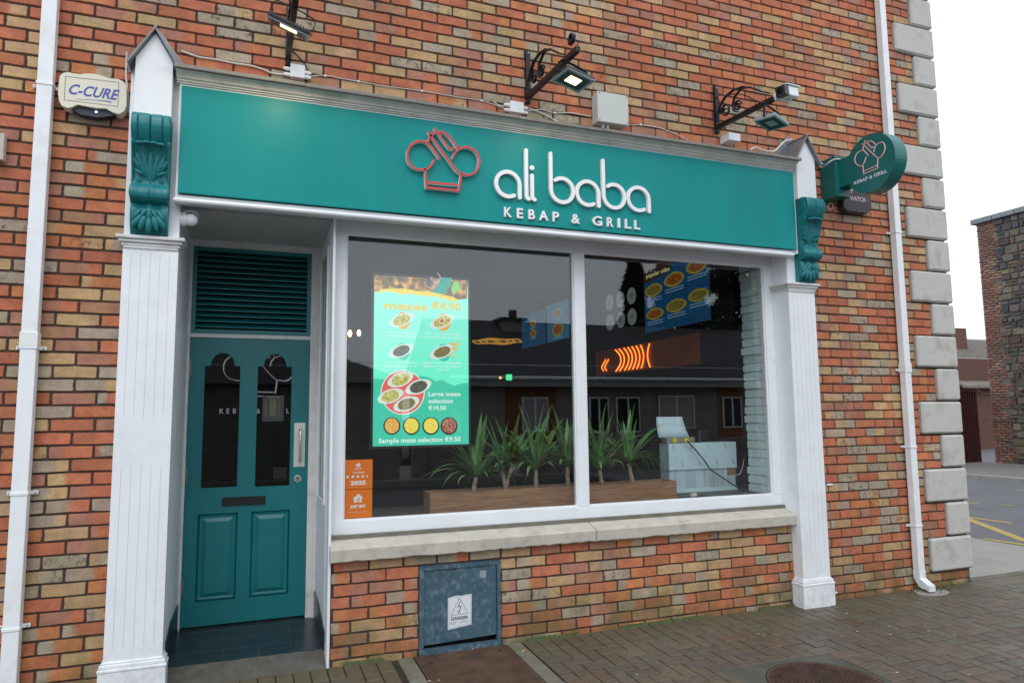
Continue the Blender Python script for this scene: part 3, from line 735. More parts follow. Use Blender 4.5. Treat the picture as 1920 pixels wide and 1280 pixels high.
# step
fl = M().add([(-.43, .145, -.3), (.515, .145, -.3), (.515, .92, -.3), (-.43, .92, -.3), (-.43, .145, .019), (.515, .145, .019), (.515, .92, .047), (-.43, .92, .047)], [(3,2,1,0), (4,5,6,7), (0,1,5,4), (1,2,6,5), (2,3,7,6), (3,0,4,7)]).build('step_base', GROUT, sf)
for i in range(-1, 5):
    for jx in range(5):
        x0, x1 = max(-.412, -.302+.2035*i-.2035), min(.495, -.302+.2035*i-.003); y0, y1 = .155+.2035*jx, min(.85, .155+.2035*jx+.2005)
        if x1-x0 < .02 or y1-y0 < .02: continue
        zf = lambda y: .019+.036*(y-.145)
        e = rnd.uniform(0, .0008)
        M().add([(x, y, zf(y)+h) for h in (-.004, .004+e) for x, y in ((x0, y0), (x1, y0), (x1, y1), (x0, y1))], [(3,2,1,0), (4,5,6,7), (0,1,5,4), (1,2,6,5), (2,3,7,6), (3,0,4,7)]).build('floor_tile', TILE, fl, .0015)
m = M()
m.add([(x, y, z) for x in (.489, .4969) for y, z in ((.13, .015), (.80, .04), (.80, .235), (.50, .225), (.10, .14))], [(0,1,2,3,4), (9,8,7,6,5), (0,5,6,1), (1,6,7,2), (2,7,8,3), (3,8,9,4), (4,9,5,0)]); m.build('tile_skirting', TILE, sf, .001); m = M()
m.add([(x, y, z) for x in (-.4139, -.406) for y, z in ((.10, .012), (.80, .04), (.80, .235), (.30, .25), (.06, .20))], [(0,1,2,3,4), (9,8,7,6,5), (0,5,6,1), (1,6,7,2), (2,7,8,3), (3,8,9,4), (4,9,5,0)])
m.build('tile_skirting', TILE, sf, .001)
# concrete lip in front of the step
m = M(); vs = []; fs = []; n = 26
for i in range(n+1):
    x = -.412+(.4985+.412)*i/n
    for (y, z) in ((-.012+rnd.uniform(-.012, .012), ZG-.004), (.06, ZG+.022+rnd.uniform(0, .010)), (.150+rnd.uniform(-.006, .006), .0225+rnd.uniform(-.001, .003)), (.150, -.3), (-.012, -.3)): vs.append((x, y, z))
for i in range(n):
    for k in range(5): fs.append((i*5+k, i*5+(k+1) % 5, (i+1)*5+(k+1) % 5, (i+1)*5+k))
fs += [(4, 3, 2, 1, 0), tuple(n*5+k for k in range(5))]
m.add(vs, fs).build('threshold_cement', mat('patched_cement', (.085, .080, .068), .8, var=.25, vscale=12, bump=.8, bscale=60, dirt=(.05, .04, .022), dirt_amt=.9, dscale=7), sf, smooth=True)
# door frame
m = M(); DY = .85
m.box(-.414, -.4135+.0, DY-.03, DY+.09, .04, 2.79)
for q in ((-.4139, -.4165+.004, .05, 2.785),): pass
m.box(.432, .475, DY-.03, DY+.10, .045, 2.741); m.box(.4751, .4965, DY-.05, DY+.10, .045, 2.7895); m.box(-.4138, -.4120+.0, DY-.028, DY+.1, .045, 2.74)
m.box(-.4138, .4750, DY-.034, DY+.10, 2.742, 2.7895); m.box(-.4118, .4318, DY-.012, DY+.10, 2.078, 2.106)
m.box(-.4129, -.398, DY-.02, DY+.10, .045, 2.7418)
m.build('door_frame', WH2, sf, .003)
# louvre
m = M(); x0, x1, z0, z1 = -.397, .431, 2.107, 2.741
V, Fs = plate([(x0, z0), (x1, z0), (x1, z1), (x0, z1)], [[(x0+.028, z0+.03), (x1-.028, z0+.03), (x1-.028, z1-.028), (x0+.028, z1-.028)]], .035)
mp = mapY(DY+.02); m.add([mp(*v) for v in V], Fs); lv = m.build('louvre_frame', TEALD, sf, .002)
M().box(x0+.02, x1-.02, DY+.10, DY+.11, z0+.02, z1-.02).build('louvre_back', BLACK, lv)
for k in range(14):
    z = z0+.045+k*.0405
    M().add([(x, y, zz) for x in (x0+.029, x1-.029) for y, zz in ((DY-.008, z), (DY+.062, z+.040), (DY+.062, z+.046), (DY-.008, z+.007))], [(3,2,1,0), (4,5,6,7), (0,1,5,4), (1,2,6,5), (2,3,7,6), (3,0,4,7)]).build('louvre_slat', TEALD, lv, .001)
# door leaf
def archpane(xa, xb, zb, zs, zt):
    cx = (xa+xb)/2; hw = (xb-xa)/2; r = hw-.040
    return [(xa, zb), (xb, zb), (xb, zs), (cx+r, zs)]+[(cx+r*math.cos(R_(a)), zs+(zt-zs)*math.sin(R_(a))) for a in range(10, 180, 10)]+[(cx-r, zs), (xa, zs)]
P1 = archpane(-.300, -.052, 1.0, 1.878, 1.972); P2 = archpane(.060, .309, .993, 1.878, 1.972)
H1 = [(-.307, .222), (-.045, .222), (-.045, .822), (-.307, .822)]; H2 = [(.047, .222), (.312, .222), (.312, .822), (.047, .822)]
LB = [(-.150, .875), (.138, .875), (.138, .930), (-.150, .930)]
V, Fs = plate([(-.396, .06), (.430, .06), (.430, 2.075), (-.396, 2.075)], [P1, P2, H1, H2], .045)
mp = mapY(DY+.045); dr = M().add([mp(*v) for v in V], Fs).build('door', TEALD, sf, .0025)
dr['label'] = 'teal panelled door with two arched panes'
for H in (H1, H2):
    (xa, za), _, (xb, zb), _ = H; m = M(); m.box(xa, xb, DY+.022, DY+.03, za, zb)
    m.add([(xa+.0, DY+.022, za), (xb, DY+.022, za), (xb, DY+.022, zb), (xa, DY+.022, zb), (xa+.014, DY+.010, za+.014), (xb-.014, DY+.010, za+.014), (xb-.014, DY+.010, zb-.014), (xa+.014, DY+.010, zb-.014),
           (xa+.030, DY+.014, za+.030), (xb-.030, DY+.014, za+.030), (xb-.030, DY+.014, zb-.030), (xa+.030, DY+.014, zb-.030), (xa+.055, DY+.002, za+.055), (xb-.055, DY+.002, za+.055), (xb-.055, DY+.002, zb-.055), (xa+.055, DY+.002, zb-.055)],
          [(l+i, l+(i+1) % 4, l+4+(i+1) % 4, l+4+i) for l in (0, 4, 8) for i in range(4)]+[(12, 13, 14, 15)])
    m.build('raised_panel', TEALD, dr, fixn=False)
for P in (P1, P2):
    V, Fs = plate(P, [], .004); mp = mapY(DY+.030); M().add([mp(*v) for v in V], Fs).build('pane', GLASSD, dr)
    m = M(); stroke(m, P, .010, .008, mapY(DY+.012), closed=True); m.build('glazing_bead', TEALD, dr)
m = M(); V, Fs = plate([(-.152, .872), (.140, .872), (.140, .932), (-.152, .932)], [[(-.128, .888), (.116, .888), (.116, .916), (-.128, .916)]], .010); mp = mapY(DY); m.add([mp(*v) for v in V], Fs); m.box(-.130, .118, DY-.003, DY, .886, .918); m.build('letterbox', BLACK, dr, .002)
m = M().box(.330, .410, DY-.003, DY, 1.130, 1.455)
for a in (.338, .402):
    for b in (1.138, 1.447): m.cyl((a, DY-.006, b), (a, DY-.001, b), .004, 10)
m.build('pull_plate', mat('satin_aluminium', (.68, .68, .64), .4, .35, var=.04), dr, .001)
M().tube([(.372, DY-.002, 1.40), (.372, DY-.030, 1.405), (.372, DY-.045, 1.385), (.372, DY-.046, 1.30), (.372, DY-.046, 1.21), (.372, DY-.040, 1.185), (.372, DY-.020, 1.175), (.372, DY-.002, 1.18)], .0085, 12).build('handle', STEEL, dr, smooth=True)
m = M().cyl((.362, DY-.006, 1.045), (.362, DY, 1.045), .027, 24); kh = m.build('keyhole_plate', STEEL, dr, .001)
m = M().cyl((.362, DY-.0075, 1.05), (.362, DY-.005, 1.05), .008, 14); m.box(.358, .366, DY-.0074, DY-.005, 1.028, 1.05); m.build('keyhole', INK, kh)
for z in (1.855, 1.10, .34):
    m = M().cyl((-.399, DY-.012, z-.055), (-.399, DY-.012, z+.055), .0075, 10); m.box(-.4118, -.385, DY-.004, DY-.0005, z-.052, z+.052); m.build('hinge', BRASS, dr, .001)
# vinyl on the door glass: outline hat and lettering
mp = mapY(DY+.0255); m = M(); mr = M()
def dpt(x, y): q = at(330+x/4, 620+y/4, 'y', DY+.025); return (q.x, q.z)
vin = [[dpt(*p) for p in q] for q in (
    [(418, 188), (395, 200), (368, 225), (356, 260), (358, 300), (375, 335), (405, 360), (440, 372), (484, 374)],
    [(484, 378), (484, 398)],
    [(652, 262), (700, 320), (757, 370)], [(757, 370), (820, 378), (852, 362), (876, 335)], [(757, 372), (750, 425), (744, 468)],
    [(612, 458), (740, 462)], [(612, 490), (668, 492)], [(706, 262), (714, 230), (738, 202), (772, 190), (800, 190)], [(730, 178), (745, 200)], [(682, 204), (700, 200), (704, 190)])]
for q in vin:
    stroke(m, q, .0085, .0006, mp); stroke(mr, [(a+.006, b-.004) for a, b in q], .005, .0006, mapY(DY+.0235))
vw = mat('white_vinyl', (.5, .45, .5), .5, var=0)
m.build('vinyl_logo', vw, dr); mr.build('vinyl_logo_red', mat('dull_red_vinyl', (.12, .03, .035), .5, var=0), dr)
m = M(); zb = dpt(340, 620)[1]
for ch, a, b in (('K', 326, 357), ('E', 379, 400), ('B', 426, 450), ('&', 604, 630), ('L', 828, 846)):
    text(m, ch, dpt(a, 620)[0], dpt(b, 620)[0], zb, mp, h=.036, d=.0006, bold=.01)
m.build('vinyl_lettering', vw, dr)
nb = M().box(dpt(664, 0)[0], dpt(822, 0)[0], DY+.020, DY+.0215, dpt(700, 678)[1], dpt(700, 485)[1]).build('hours_notice', mat('notice_film', (.045, .05, .048), .35, var=.1), dr)
m = M(); mp = mapY(DY+.0198); hz = dpt(700, 500)[1]
text(m, 'Opening Hours', dpt(700, 0)[0], dpt(788, 0)[0], hz, mp, h=.010, d=.0005, bold=.02)
for k, dy in enumerate(('Monday', 'Tuesday', 'Wednesday', 'Thursday', 'Friday', 'Saturday', 'Sunday')):
    z = hz-.024-k*.0178; wd = .018+.0035*len(dy); cx = dpt(742, 0)[0]; text(m, dy, cx-wd/2, cx+wd/2, z, mp, h=.009, d=.0005, bold=.02)
    text(m, '12', dpt(682, 0)[0], dpt(692, 0)[0], z, mp, h=.007, d=.0005); text(m, '11', dpt(782, 0)[0], dpt(792, 0)[0], z, mp, h=.007, d=.0005)
m.build('hours_lettering', mat('pale_yellow_ink', (.42, .38, .14), .6, var=0), dr)

# ================================================================= SIGN BOARD
sg = empty('sign_board', (1.9, -.15, 2.83), label='long teal fascia sign board with raised white letters reading ali baba KEBAP & GRILL', cat='sign')
M().box(-.422, 4.222, -.172, -.1505, 2.831, 3.494).build('sign_panel', TEAL, sg, .003)
M().box(-.36, 4.16, -.1504, -.1301, 2.87, 3.46).build('mounting_rail', DGREY, sg)
SY = -.172
def zp(x, y): q = at(740+x/3.84, 220+y/3.84, 'y', SY-.022); return (q.x, q.z)
mp = mapY(SY)
xa, xb = zp(718, 480)[0], zp(915, 480)[0]; W_ = .0275; r = (xb-xa)/2-W_/2
base = zp(898, 582)[1]+.004; DD = .024
zc_ = base+r*1.0
def let_a(x0, x1):
    cx = (x0+x1)/2-.0; rr = (x1-x0)/2-W_/2; m = M()
    stroke(m, arc(cx, zc_, rr, 300, 0, 40, r)+[(cx+rr, base+.0)], W_, DD, mp); return m
def let_b(x0, x1, top):
    cx = (x0+x1)/2; rr = (x1-x0)/2-W_/2; m = M()
    stroke(m, [(x0+W_/2, top)]+arc(cx, zc_, rr, 180, 360, 26, r)+arc(cx, zc_, rr, 0, 128, 20, r)[1:], W_, DD, mp); return m
top = zp(952, 238)[1]
for a, b in ((718, 915), (1300, 1482), (1668, 1842)): let_a(zp(a, 520)[0], zp(b, 560)[0]).build('letter', LETW, sg)
for a, b in ((1114, 1300), (1493, 1668)): let_b(zp(a, 520)[0], zp(b, 560)[0], top).build('letter', LETW, sg)
xl = zp(948, 400)[0]
m = M(); stroke(m, [(xl, top), (xl, base+.018), (xl+.005, base+.004), (xl+.017, base-.002)], W_, DD, mp); m.build('letter', LETW, sg)
xi = zp(990, 480)[0]
m = M(); stroke(m, [(xi, zp(992, 420)[1]), (xi, base+.018), (xi+.005, base+.004), (xi+.019, base-.002)], W_, DD, mp)
V, Fs = plate(arc(xi+.001, zp(994, 364)[1], .017, 0, 345, 23), [], DD); m.add([mp(*v) for v in V], Fs); m.build('letter', LETW, sg)
kz = (zp(818, 714)[1]+zp(1750, 803)[1])/2; kh_ = zp(818, 645)[1]-zp(818, 714)[1]
for ch, a, b in (('K', 792, 846), ('E', 884, 928), ('B', 967, 1012), ('A', 1044, 1108), ('P', 1141, 1186), ('&', 1277, 1336), ('G', 1427, 1496), ('R', 1532, 1576), ('I', 1609, 1625), ('L', 1661, 1704), ('L', 1729, 1768)):
    text(M(), ch, zp(a, 700)[0], zp(b, 700)[0], kz, mp, h=kh_, d=.018, bold=.018).build('letter', LETW, sg)
hat = [[(320, 300), (300, 270), (278, 240), (252, 207), (228, 186), (200, 176), (172, 175), (140, 186), (112, 208), (94, 240), (88, 275), (92, 310), (106, 340), (130, 364), (160, 378), (192, 381), (222, 376), (248, 362), (268, 340), (282, 312)],
       [(238, 184), (243, 160), (256, 136), (278, 118), (304, 110), (334, 110), (362, 120), (385, 138), (410, 168), (434, 200), (452, 226)],
       [(240, 112), (300, 198), (370, 292), (440, 385), (462, 402), (488, 413), (518, 420), (548, 415), (575, 400), (594, 376), (604, 346), (607, 312), (600, 280), (584, 252), (560, 233), (530, 221), (500, 218), (472, 226), (448, 240), (430, 260), (416, 292)],
       [(312, 122), (348, 172), (378, 214), (390, 228), (404, 233), (418, 228)], [(285, 86), (294, 100)],
       [(218, 380), (222, 445), (226, 508), (340, 520), (458, 532), (468, 475), (478, 415)], [(234, 470), (340, 480), (448, 490)]]
lg = empty('chef_hat_logo', (0, 0, 0)); lg.parent = sg; 
m = M(); mf = M()
for q in hat:
    P = [zp(*p) for p in q]; stroke(m, P, .0135, .032, mp); stroke(mf, P, .0138, .0020, mapY(SY-.0322))
bpy.data.objects.remove(lg)
lb_ = m.build('chef_hat_logo', LETW, sg); mf.build('red_face', RED, lb_)

# ================================================================= WALL FIXTURES
def downpipe(x0, x1, z0, z1, joints, clips, lab, shoe):
    t = empty('downpipe', ((x0+x1)/2, 0, z0), label=lab, cat='downpipe', group='white rainwater downpipes')
    ya, yb = -.082, -.020
    M().box(x0, x1, ya, yb, z0, z1).build('pipe', PVC, t, .004)
    for z in joints: M().box(x0-.005, x1+.005, ya-.005, yb+.004, z-.065, z+.015).build('pipe_collar', PVCL, t, .003)
    for z in clips:
        m = M().box(x0-.004, x1+.004, ya-.0045, yb+.003, z-.009, z+.009); m.box(x0-.034, x1+.034, -.020, -.006, z-.010, z+.010)
        m.build('pipe_clip', PVC, t, .002)
        m = M()
        for a in (x0-.022, x1+.022): m.cyl((a, -.024, z), (a, -.018, z), .005, 8)
        m.build('screw', LGREY, t)
    if shoe:
        m = M(); ya2 = ya; ya = ya-.0025; yb = yb+.002; pr = [(ya, z0+.03), (yb, z0+.03), (yb, z0-.03), (yb-.05, z0-.10), (ya-.085, z0-.125), (ya-.085, z0-.075), (ya, z0-.03)]
        m.prism(pr, x0-.002, x1+.002); m.build('pipe_shoe', PVC, t, .004)
    return t
downpipe(-1.186, -1.108, -.06, 6.3, (1.97,), (1.90, 1.10, .39, 3.43), 'white square downpipe left of the alarm box and the fluted pilaster', False)
downpipe(5.452, 5.522, .09, 6.3, (1.90,), (1.86, 1.18, .50, 3.11), 'white square downpipe on the right beside the stone quoins, running into the paving', True)
# alarm box
ab = empty('alarm_box', (-.915, 0, 3.31), label='cream burglar alarm box lettered C-CURE between the downpipe and the shopfront gable', cat='alarm box')
def ap(x, y): q = at(x/5.333, y/5.333, 'y', -.085); return (q.x, q.z)
ol = [ap(*p) for p in ((598, 760), (630, 730), (680, 722), (740, 735), (800, 742), (860, 735), (930, 738), (1000, 752), (1060, 772), (1110, 785), (1180, 790), (1230, 815), (1262, 860), (1265, 960), (1262, 1060), (1240, 1110), (1190, 1140), (1130, 1125), (1060, 1085), (980, 1080), (900, 1070), (770, 1045), (720, 1070), (680, 1080), (620, 1060), (590, 1010), (580, 940), (585, 850))]
V, Fs = plate(ol, [], .078); mp = mapY(-.006); M().add([mp(*v) for v in V], Fs).build('alarm_cover', CREAM, ab, .007, segs=3)
m = M(); V, Fs = plate([ap(*p) for p in ((700, 1072), (770, 1030), (900, 1055), (1060, 1072), (1150, 1135), (1080, 1148), (960, 1160), (800, 1130))], [], .05); m.add([mapY(-.012)(*v) for v in V], Fs); m.build('sounder_base', mat('navy_base', (.012, .015, .04), .4, var=0), ab, .003)
M().ell((ap(955, 1105)[0], -.064, ap(955, 1105)[1]), (.007, 0, 0), (0, .004, 0), (0, 0, .005)).build('status_led', LEDM, ab)
mp = mapY(-.0845); m = M(); stroke(m, [ap(655, 765), ap(1188, 825), ap(1178, 1065), ap(642, 1000)], .0022, .0006, mp, closed=True); m.build('printed_border', INK, ab)
m = M(); q0, q1 = ap(672, 940), ap(1160, 985)
text(m, 'C-CURE', q0[0], q1[0], (q0[1]+q1[1])/2-.003, mp, h=ap(700, 835)[1]-q0[1]-.004, d=.0008, bold=.02, shear=.30)
P = [ap(*p) for p in ((760, 992), (860, 998), (980, 1004), (1060, 1012), (1112, 1024))]
for i in range(4): stroke(m, P[i:i+2], .0015+.0014*i, .0008, mp, cap=False)
m.build('brand_lettering', BLUEINK, ab)

# iron brackets
def bracket(x, L, lab, curl=True):
    t = empty('wrought_iron_bracket', (x, 0, 3.80), label=lab, cat='bracket', group='black wrought iron brackets above the shop sign')
    M().box(x-.017, x+.017, -.032, -.002, 3.80, 4.215).build('wall_bar', IRON, t, .003)
    m = M().obox((x, -.02-L/2, 3.852-.035*L), (.0165, 0, 0), (0, L/2, .034*L), (0, -.0007, .019)); m.build('arm', IRON, t, .003)
    s = M()
    s.bar([(x, -.035, 3.90), (x, -.040, 3.96), (x, -.07, 4.02), (x, -.14, 4.065), (x, -.24, 4.075), (x, -.36, 4.05), (x, -.48, 3.98), (x, -.58, 3.905), (x, -.64, 3.87)], .022, .010)
    s.build('scroll', IRON, t)
    sp = [(x, -.44+.0, 4.01), (x, -.33, 4.045), (x, -.25, 4.01), (x, -.225, 3.95), (x, -.24, 3.90), (x, -.28, 3.875)]
    s = M().bar(sp, .020, .009); 
    for (yc, zc, r0, st, dr_) in ((-.135, 3.945, .058, 0, 1), (-.285, 3.925, .045, 180, -1)):
        pts = [(x, yc+math.cos(R_(st+dr_*k*20))*r0*(1-k*.028), zc+math.sin(R_(st+dr_*k*20))*r0*(1-k*.028)) for k in range(26)]
        s.bar(pts, .018, .008)
    s.build('scroll', IRON, t)
    if curl:
        pts = [(x, -L+.065+math.cos(R_(-60+k*22))*.036*(1-k*.02), 3.905-.0+math.sin(R_(-60+k*22))*.036*(1-k*.02)) for k in range(22)]
        M().bar(pts, .024, .010).build('end_curl', IRON, t)
    m = M()
    for z in (4.19, 3.83): m.cyl((x, -.036, z), (x, -.031, z), .007, 8)
    m.build('bolt', LGREY, t)
    return t
bracket(.188, .84, 'black scrolled iron bracket nearest the left gable, cut by the top of the photo')
bracket(1.895, .84, 'black scrolled iron bracket above the chef hat logo, between two grey boxes')
bracket(3.59, .66, 'black scrolled iron bracket on the right that also carries the white security camera', curl=False)
def flood(c, rx, ry, rz, on, lab, arm_z, sc_=.86):
    t = empty('floodlight', c, label=lab, cat='floodlight', group='slim floodlights over the shop sign'); c = Vector(c)
    Rm = Matrix.Rotation(R_(rz), 3, 'Z') @ Matrix.Rotation(R_(ry), 3, 'Y') @ Matrix.Rotation(R_(rx), 3, 'X')
    def mm(m, name, ma, par, bev=0, sm=False):
        m.v = [tuple(c+Rm @ (Vector(v)*sc_)) for v in m.v]; return m.build(name, ma, par, bev, sm)
    bd = mm(M().box(-.135, .135, -.10, .10, -.012, .016), 'lamp_housing', DGREY if on else LGREY, t, .006)
    m = M()
    for k in range(11): m.box(-.105+k*.021-.003, -.105+k*.021+.003, -.07, .07, .0161, .030)
    mm(m, 'cooling_fins', DGREY, bd)
    V, Fs = plate([(-.136, -.101), (.136, -.101), (.136, .101), (-.136, .101)], [[(-.115, -.08), (.115, -.08), (.115, .08), (-.115, .08)]], .006)
    mm(M().add([(v[0], v[1], -.0125-v[2]) for v in V], Fs), 'bezel', LGREY, bd)
    mm(M().box(-.114, .114, -.079, .079, -.0145, -.0123), 'lamp_glass', BLACK, bd)
    mm(M().box(-.055, .055, -.040, .040, -.0165, -.0147), 'led_panel', LAMPON if on else LAMPOFF, bd, .004)
    pts = [(-.142, 0, 0), (-.142, .0, .09), (-.12, 0, .115), (0, 0, .122), (.12, 0, .115), (.142, 0, .09), (.142, 0, 0)]
    mm(M().bar(pts, .022, .005, side=(0, 1, 0)), 'yoke', IRON, t)
    if on:
        ld = bpy.data.lights.new('lamp_light', 'AREA'); ld.shape = 'RECTANGLE'; ld.size = .10; ld.size_y = .07; ld.energy = 2.4; ld.color = (1, .82, .52)
        lo = bpy.data.objects.new('lamp_light', ld); col.objects.link(lo); lo.parent = t
        lo.matrix_parent_inverse = Matrix.Identity(4); lo.location = Rm @ Vector((0, 0, -.022)); lo.rotation_euler = Rm.to_euler()
    return t
flood((.163, -.70, 3.690), 20, 17, 4, True, 'lit floodlight hanging under the left iron bracket, seen almost edge on', 3.82)
flood((1.955, -.66, 3.700), -5, 6, 14, True, 'lit floodlight glowing warm under the middle iron bracket', 3.82)
flood((3.62, -.62, 3.660), 3, 4, 22, False, 'unlit grey floodlight under the right iron bracket below the camera', 3.80, .84)
# security camera on the right bracket
sc2 = empty('security_camera', (3.62, -.70, 3.80), label='white bullet security camera with a dark hood on the end of the right iron bracket', cat='camera')
dv = Vector((-.94, -.30, -.16)).normalized(); sv = dv.cross(Vector((0, 0, 1))).normalized(); uv_ = sv.cross(dv); cc = Vector((3.665, -.76, 3.83))
M().obox(cc, sv*.036, dv*.078, uv_*.036).build('camera_body', PVC, sc2, .008)
M().obox(cc+dv*.0-uv_*-.044, sv*.045, dv*.095, uv_*.004).build('sun_shield', PVC, sc2, .002)
m = M().obox(cc+dv*.092, sv*.0385, dv*.030, uv_*.0385); m.build('front_hood', BLACK, sc2, .005)
M().cyl(cc+dv*.1225, cc+dv*.124, .024, 20).build('lens', glassmat('lens_glass', (.1, .1, .1)), sc2)
M().tube([cc-dv*.03-uv_*.03, cc-dv*.03-uv_*.055+Vector((-.01, .02, 0)), (3.595, -.64, 3.83)], .012, 10).build('camera_mount', PVC, sc2, smooth=True)
M().obox(cc+Vector((-.035, .055, .012)), (.03, 0, 0), (0, .012, .02), (0, -.03, .03)).build('heat_guard', PVCL, sc2, .003)
# turret camera by the recess
tc2 = empty('dome_camera', (-.40, -.06, 2.70), label='white turret camera on the left pilaster just under the sign', cat='camera')
M().cyl((-.412, -.06, 2.70), (-.375, -.06, 2.70), .042, 28).build('camera_base', PVC, tc2, .004)
M().ell((-.352, -.066, 2.698), (.040, 0, 0), (0, .038, 0), (0, 0, .038), 24, 14).build('camera_ball', PVC, tc2, smooth=True)
M().add([(-.352+.05*math.cos(R_(a)), -.075+.042*s, 2.70+.042*math.sin(R_(a))) for s in (-1, 1) for a in range(20, 171, 15)], [(i, i+1, i+12, i+11) for i in range(10)]).build('camera_visor', PVC, tc2)
# junction boxes, control box, cables
def jbox(x0, x1, y, z0, z1, lab, glands, ma=PVC, nm='junction_box'):
    t = empty(nm, ((x0+x1)/2, 0, z0), label=lab, cat='junction box')
    M().box(x0, x1, y, -.002, z0, z1).build('box_body', ma, t, .004)
    M().box(x0-.002, x1+.002, y-.008, y-.0005, z0-.002, z1+.002).build('box_lid', ma, t, .003)
    for (gx, gz_, sgn) in glands:
        m = M().cyl((gx, y/2, gz_), (gx+sgn*.032, y/2, gz_), .013, 12)
        m.cyl((gx+sgn*.032, y/2, gz_), (gx+sgn*.044, y/2, gz_), .009, 10); m.build('cable_gland', PVC, t, .001)
    return t
jbox(.205, .292, -.045, 3.715, 3.800, 'small white junction box under the left iron bracket', [(.205, 3.735, -1), (.205, 3.775, -1), (.292, 3.735, 1), (.292, 3.765, 1)])
jbox(1.745, 1.845, -.045, 3.705, 3.785, 'small white junction box left of the middle iron bracket', [(1.745, 3.722, -1), (1.745, 3.762, -1), (1.845, 3.722, 1), (1.845, 3.758, 1)])
jbox(3.625, 3.735, -.115, 3.715, 3.775, 'tiny white box mounted at the foot of the right iron bracket', [], PVC)
cb = empty('control_box', (2.57, 0, 3.71), label='large pale grey weatherproof box above the sign, between the middle and right brackets', cat='control box')
M().box(2.435, 2.695, -.080, -.002, 3.712, 3.945).build('box_body', GREYBOX, cb, .004)
M().box(2.431, 2.699, -.104, -.0805, 3.708, 3.949).build('box_lid', GREYBOX, cb, .005)
m = M()
for a in (2.447, 2.683):
    for b in (3.724, 3.933): m.cyl((a, -.1055, b), (a, -.1035, b), .005, 8)
m.build('lid_screw', INK, cb)
for a in (2.505, 2.545): M().cyl((a, -.045, 3.685), (a, -.045, 3.7115), .013, 12).build('cable_gland', PVC, cb)
def cable(pts, r, lab, ma=CABW, y=-.008, clips=()):
    P = [at(p[0], p[1], 'y', y if len(p) < 3 else p[2]) for p in pts]
    # smooth (Catmull-Rom)
    Q = []
    for i in range(len(P)-1):
        p0, p1, p2, p3 = P[max(0, i-1)], P[i], P[i+1], P[min(len(P)-1, i+2)]
        for k in range(6):
            s = k/6; Q.append(.5*((2*p1)+(p2-p0)*s+(2*p0-5*p1+4*p2-p3)*s*s+(3*p1-p0-3*p2+p3)*s**3))
    Q.append(P[-1]); o = M().tube(Q, r, 6).build('cable', ma, None, smooth=True)
    tag(o, lab, 'cable')
    for c in clips:
        q = at(*c, 'y', y); M().box(q.x-.006, q.x+.006, q.y-.006, q.y+.004, q.z-.006, q.z+.006).build('cable_clip', PVC, o, .001)
    return o
cable([(340, 96), (372, 107), (405, 112), (440, 119), (472, 124), (492, 130), (512, 138), (541, 141)], .0055, 'pale cable sagging from the left gable to the small left junction box')
cable([(566, 148), (585, 143), (610, 142), (642, 148), (672, 153), (732, 163), (791, 171), (850, 181), (903, 189), (925, 196), (946, 204)], .0032, 'thin white cable clipped along the bricks between the two small junction boxes', clips=((610, 143), (672, 153), (791, 171), (903, 189)))
cable([(924, 190), (936, 198), (952, 200)], .0045, 'short loop of white cable left of the second junction box')
cable([(976, 199), (994, 204), (1013, 212), (1035, 223), (1049, 230, -.03)], .0048, 'white cable dropping from the second junction box behind the cornice')
cable([(978, 210), (1000, 207), (1018, 206), (1040, 212), (1070, 212), (1108, 219)], .0040, 'beige cable running from the second junction box to the large grey box', clips=((1040, 212),))
cable([(1170, 233), (1190, 234), (1212, 236), (1240, 241), (1268, 252), (1290, 263)], .0032, 'thin white cable from the large grey box down to the cornice', clips=((1201, 234),))
cable([(1406, 281, -.10), (1416, 277, -.10), (1428, 281, -.10), (1440, 284, -.10), (1453, 283, -.10), (1464, 272, -.09), (1474, 264, -.06), (1485, 262, -.03)], .0075, 'loose white cable lying over the right lead cap and cornice end')
cable([(1362, 257), (1370, 261), (1375, 268), (1377, 278)], .0035, 'black cable curling down the bricks below the tiny white box', IRON)
cable([(543, 70, -.03), (546, 90), (558, 105), (570, 118), (577, 132), (577, 148)], .0035, 'black cable from the left bracket down to its junction box', IRON)
cable([(986, 190), (983, 196), (982, 206), (983, 214)], .0035, 'short black cable under the foot of the middle bracket', IRON)
cable([(238, 98, -.02), (237, 120), (237, 150), (240, 180), (242, 212)], .0055, 'white cable hanging beside the alarm box and the left gable')
cable([(1345, 180, -.03), (1352, 196, -.16), (1366, 179, -.28), (1392, 178, -.42), (1420, 190, -.56), (1446, 196, -.64)], .0045, 'black camera lead looped along the right iron bracket', IRON)
# projecting sign
px_ = 4.722
ps = empty('projecting_sign', (4.76, 0, 3.5), label='round teal projecting sign with a white chef hat outline over KEBAP & GRILL', cat='sign')
M().box(4.682, 4.832, -.176, -.002, 3.335, 3.692).build('mounting_box', TEALP, ps, .004)
cy, cz, rr = -.492, 3.518, .242
ol = [(.165, 3.655), (.215, 3.655)]; 
a0 = math.degrees(math.acos((-.30-cy)*-1/-rr)) if False else 0
pts = [(-.17, 3.412), (-.285, 3.412)]
a_s = math.degrees(math.atan2(3.412-cz, -.30-cy)); a_e = math.degrees(math.atan2(3.655-cz, -.292-cy))
pts += [(cy+rr*math.cos(R_(a)), cz+rr*math.sin(R_(a))) for a in [a_s-(a_s+360-a_e)*k/44 for k in range(45)]]
pts += [(-.17, 3.655)]
V, Fs = plate(pts, [], .128); M().add([(px_+v[2], v[0], v[1]) for v in V], Fs).build('sign_disc', TEALP, ps, .004, segs=2)
mpx = lambda u, v, h: (px_-h, u, v)
def sp_(x, y): q = at(1520+x/8, 240+y/8, 'x', px_); return (q.y, q.z)
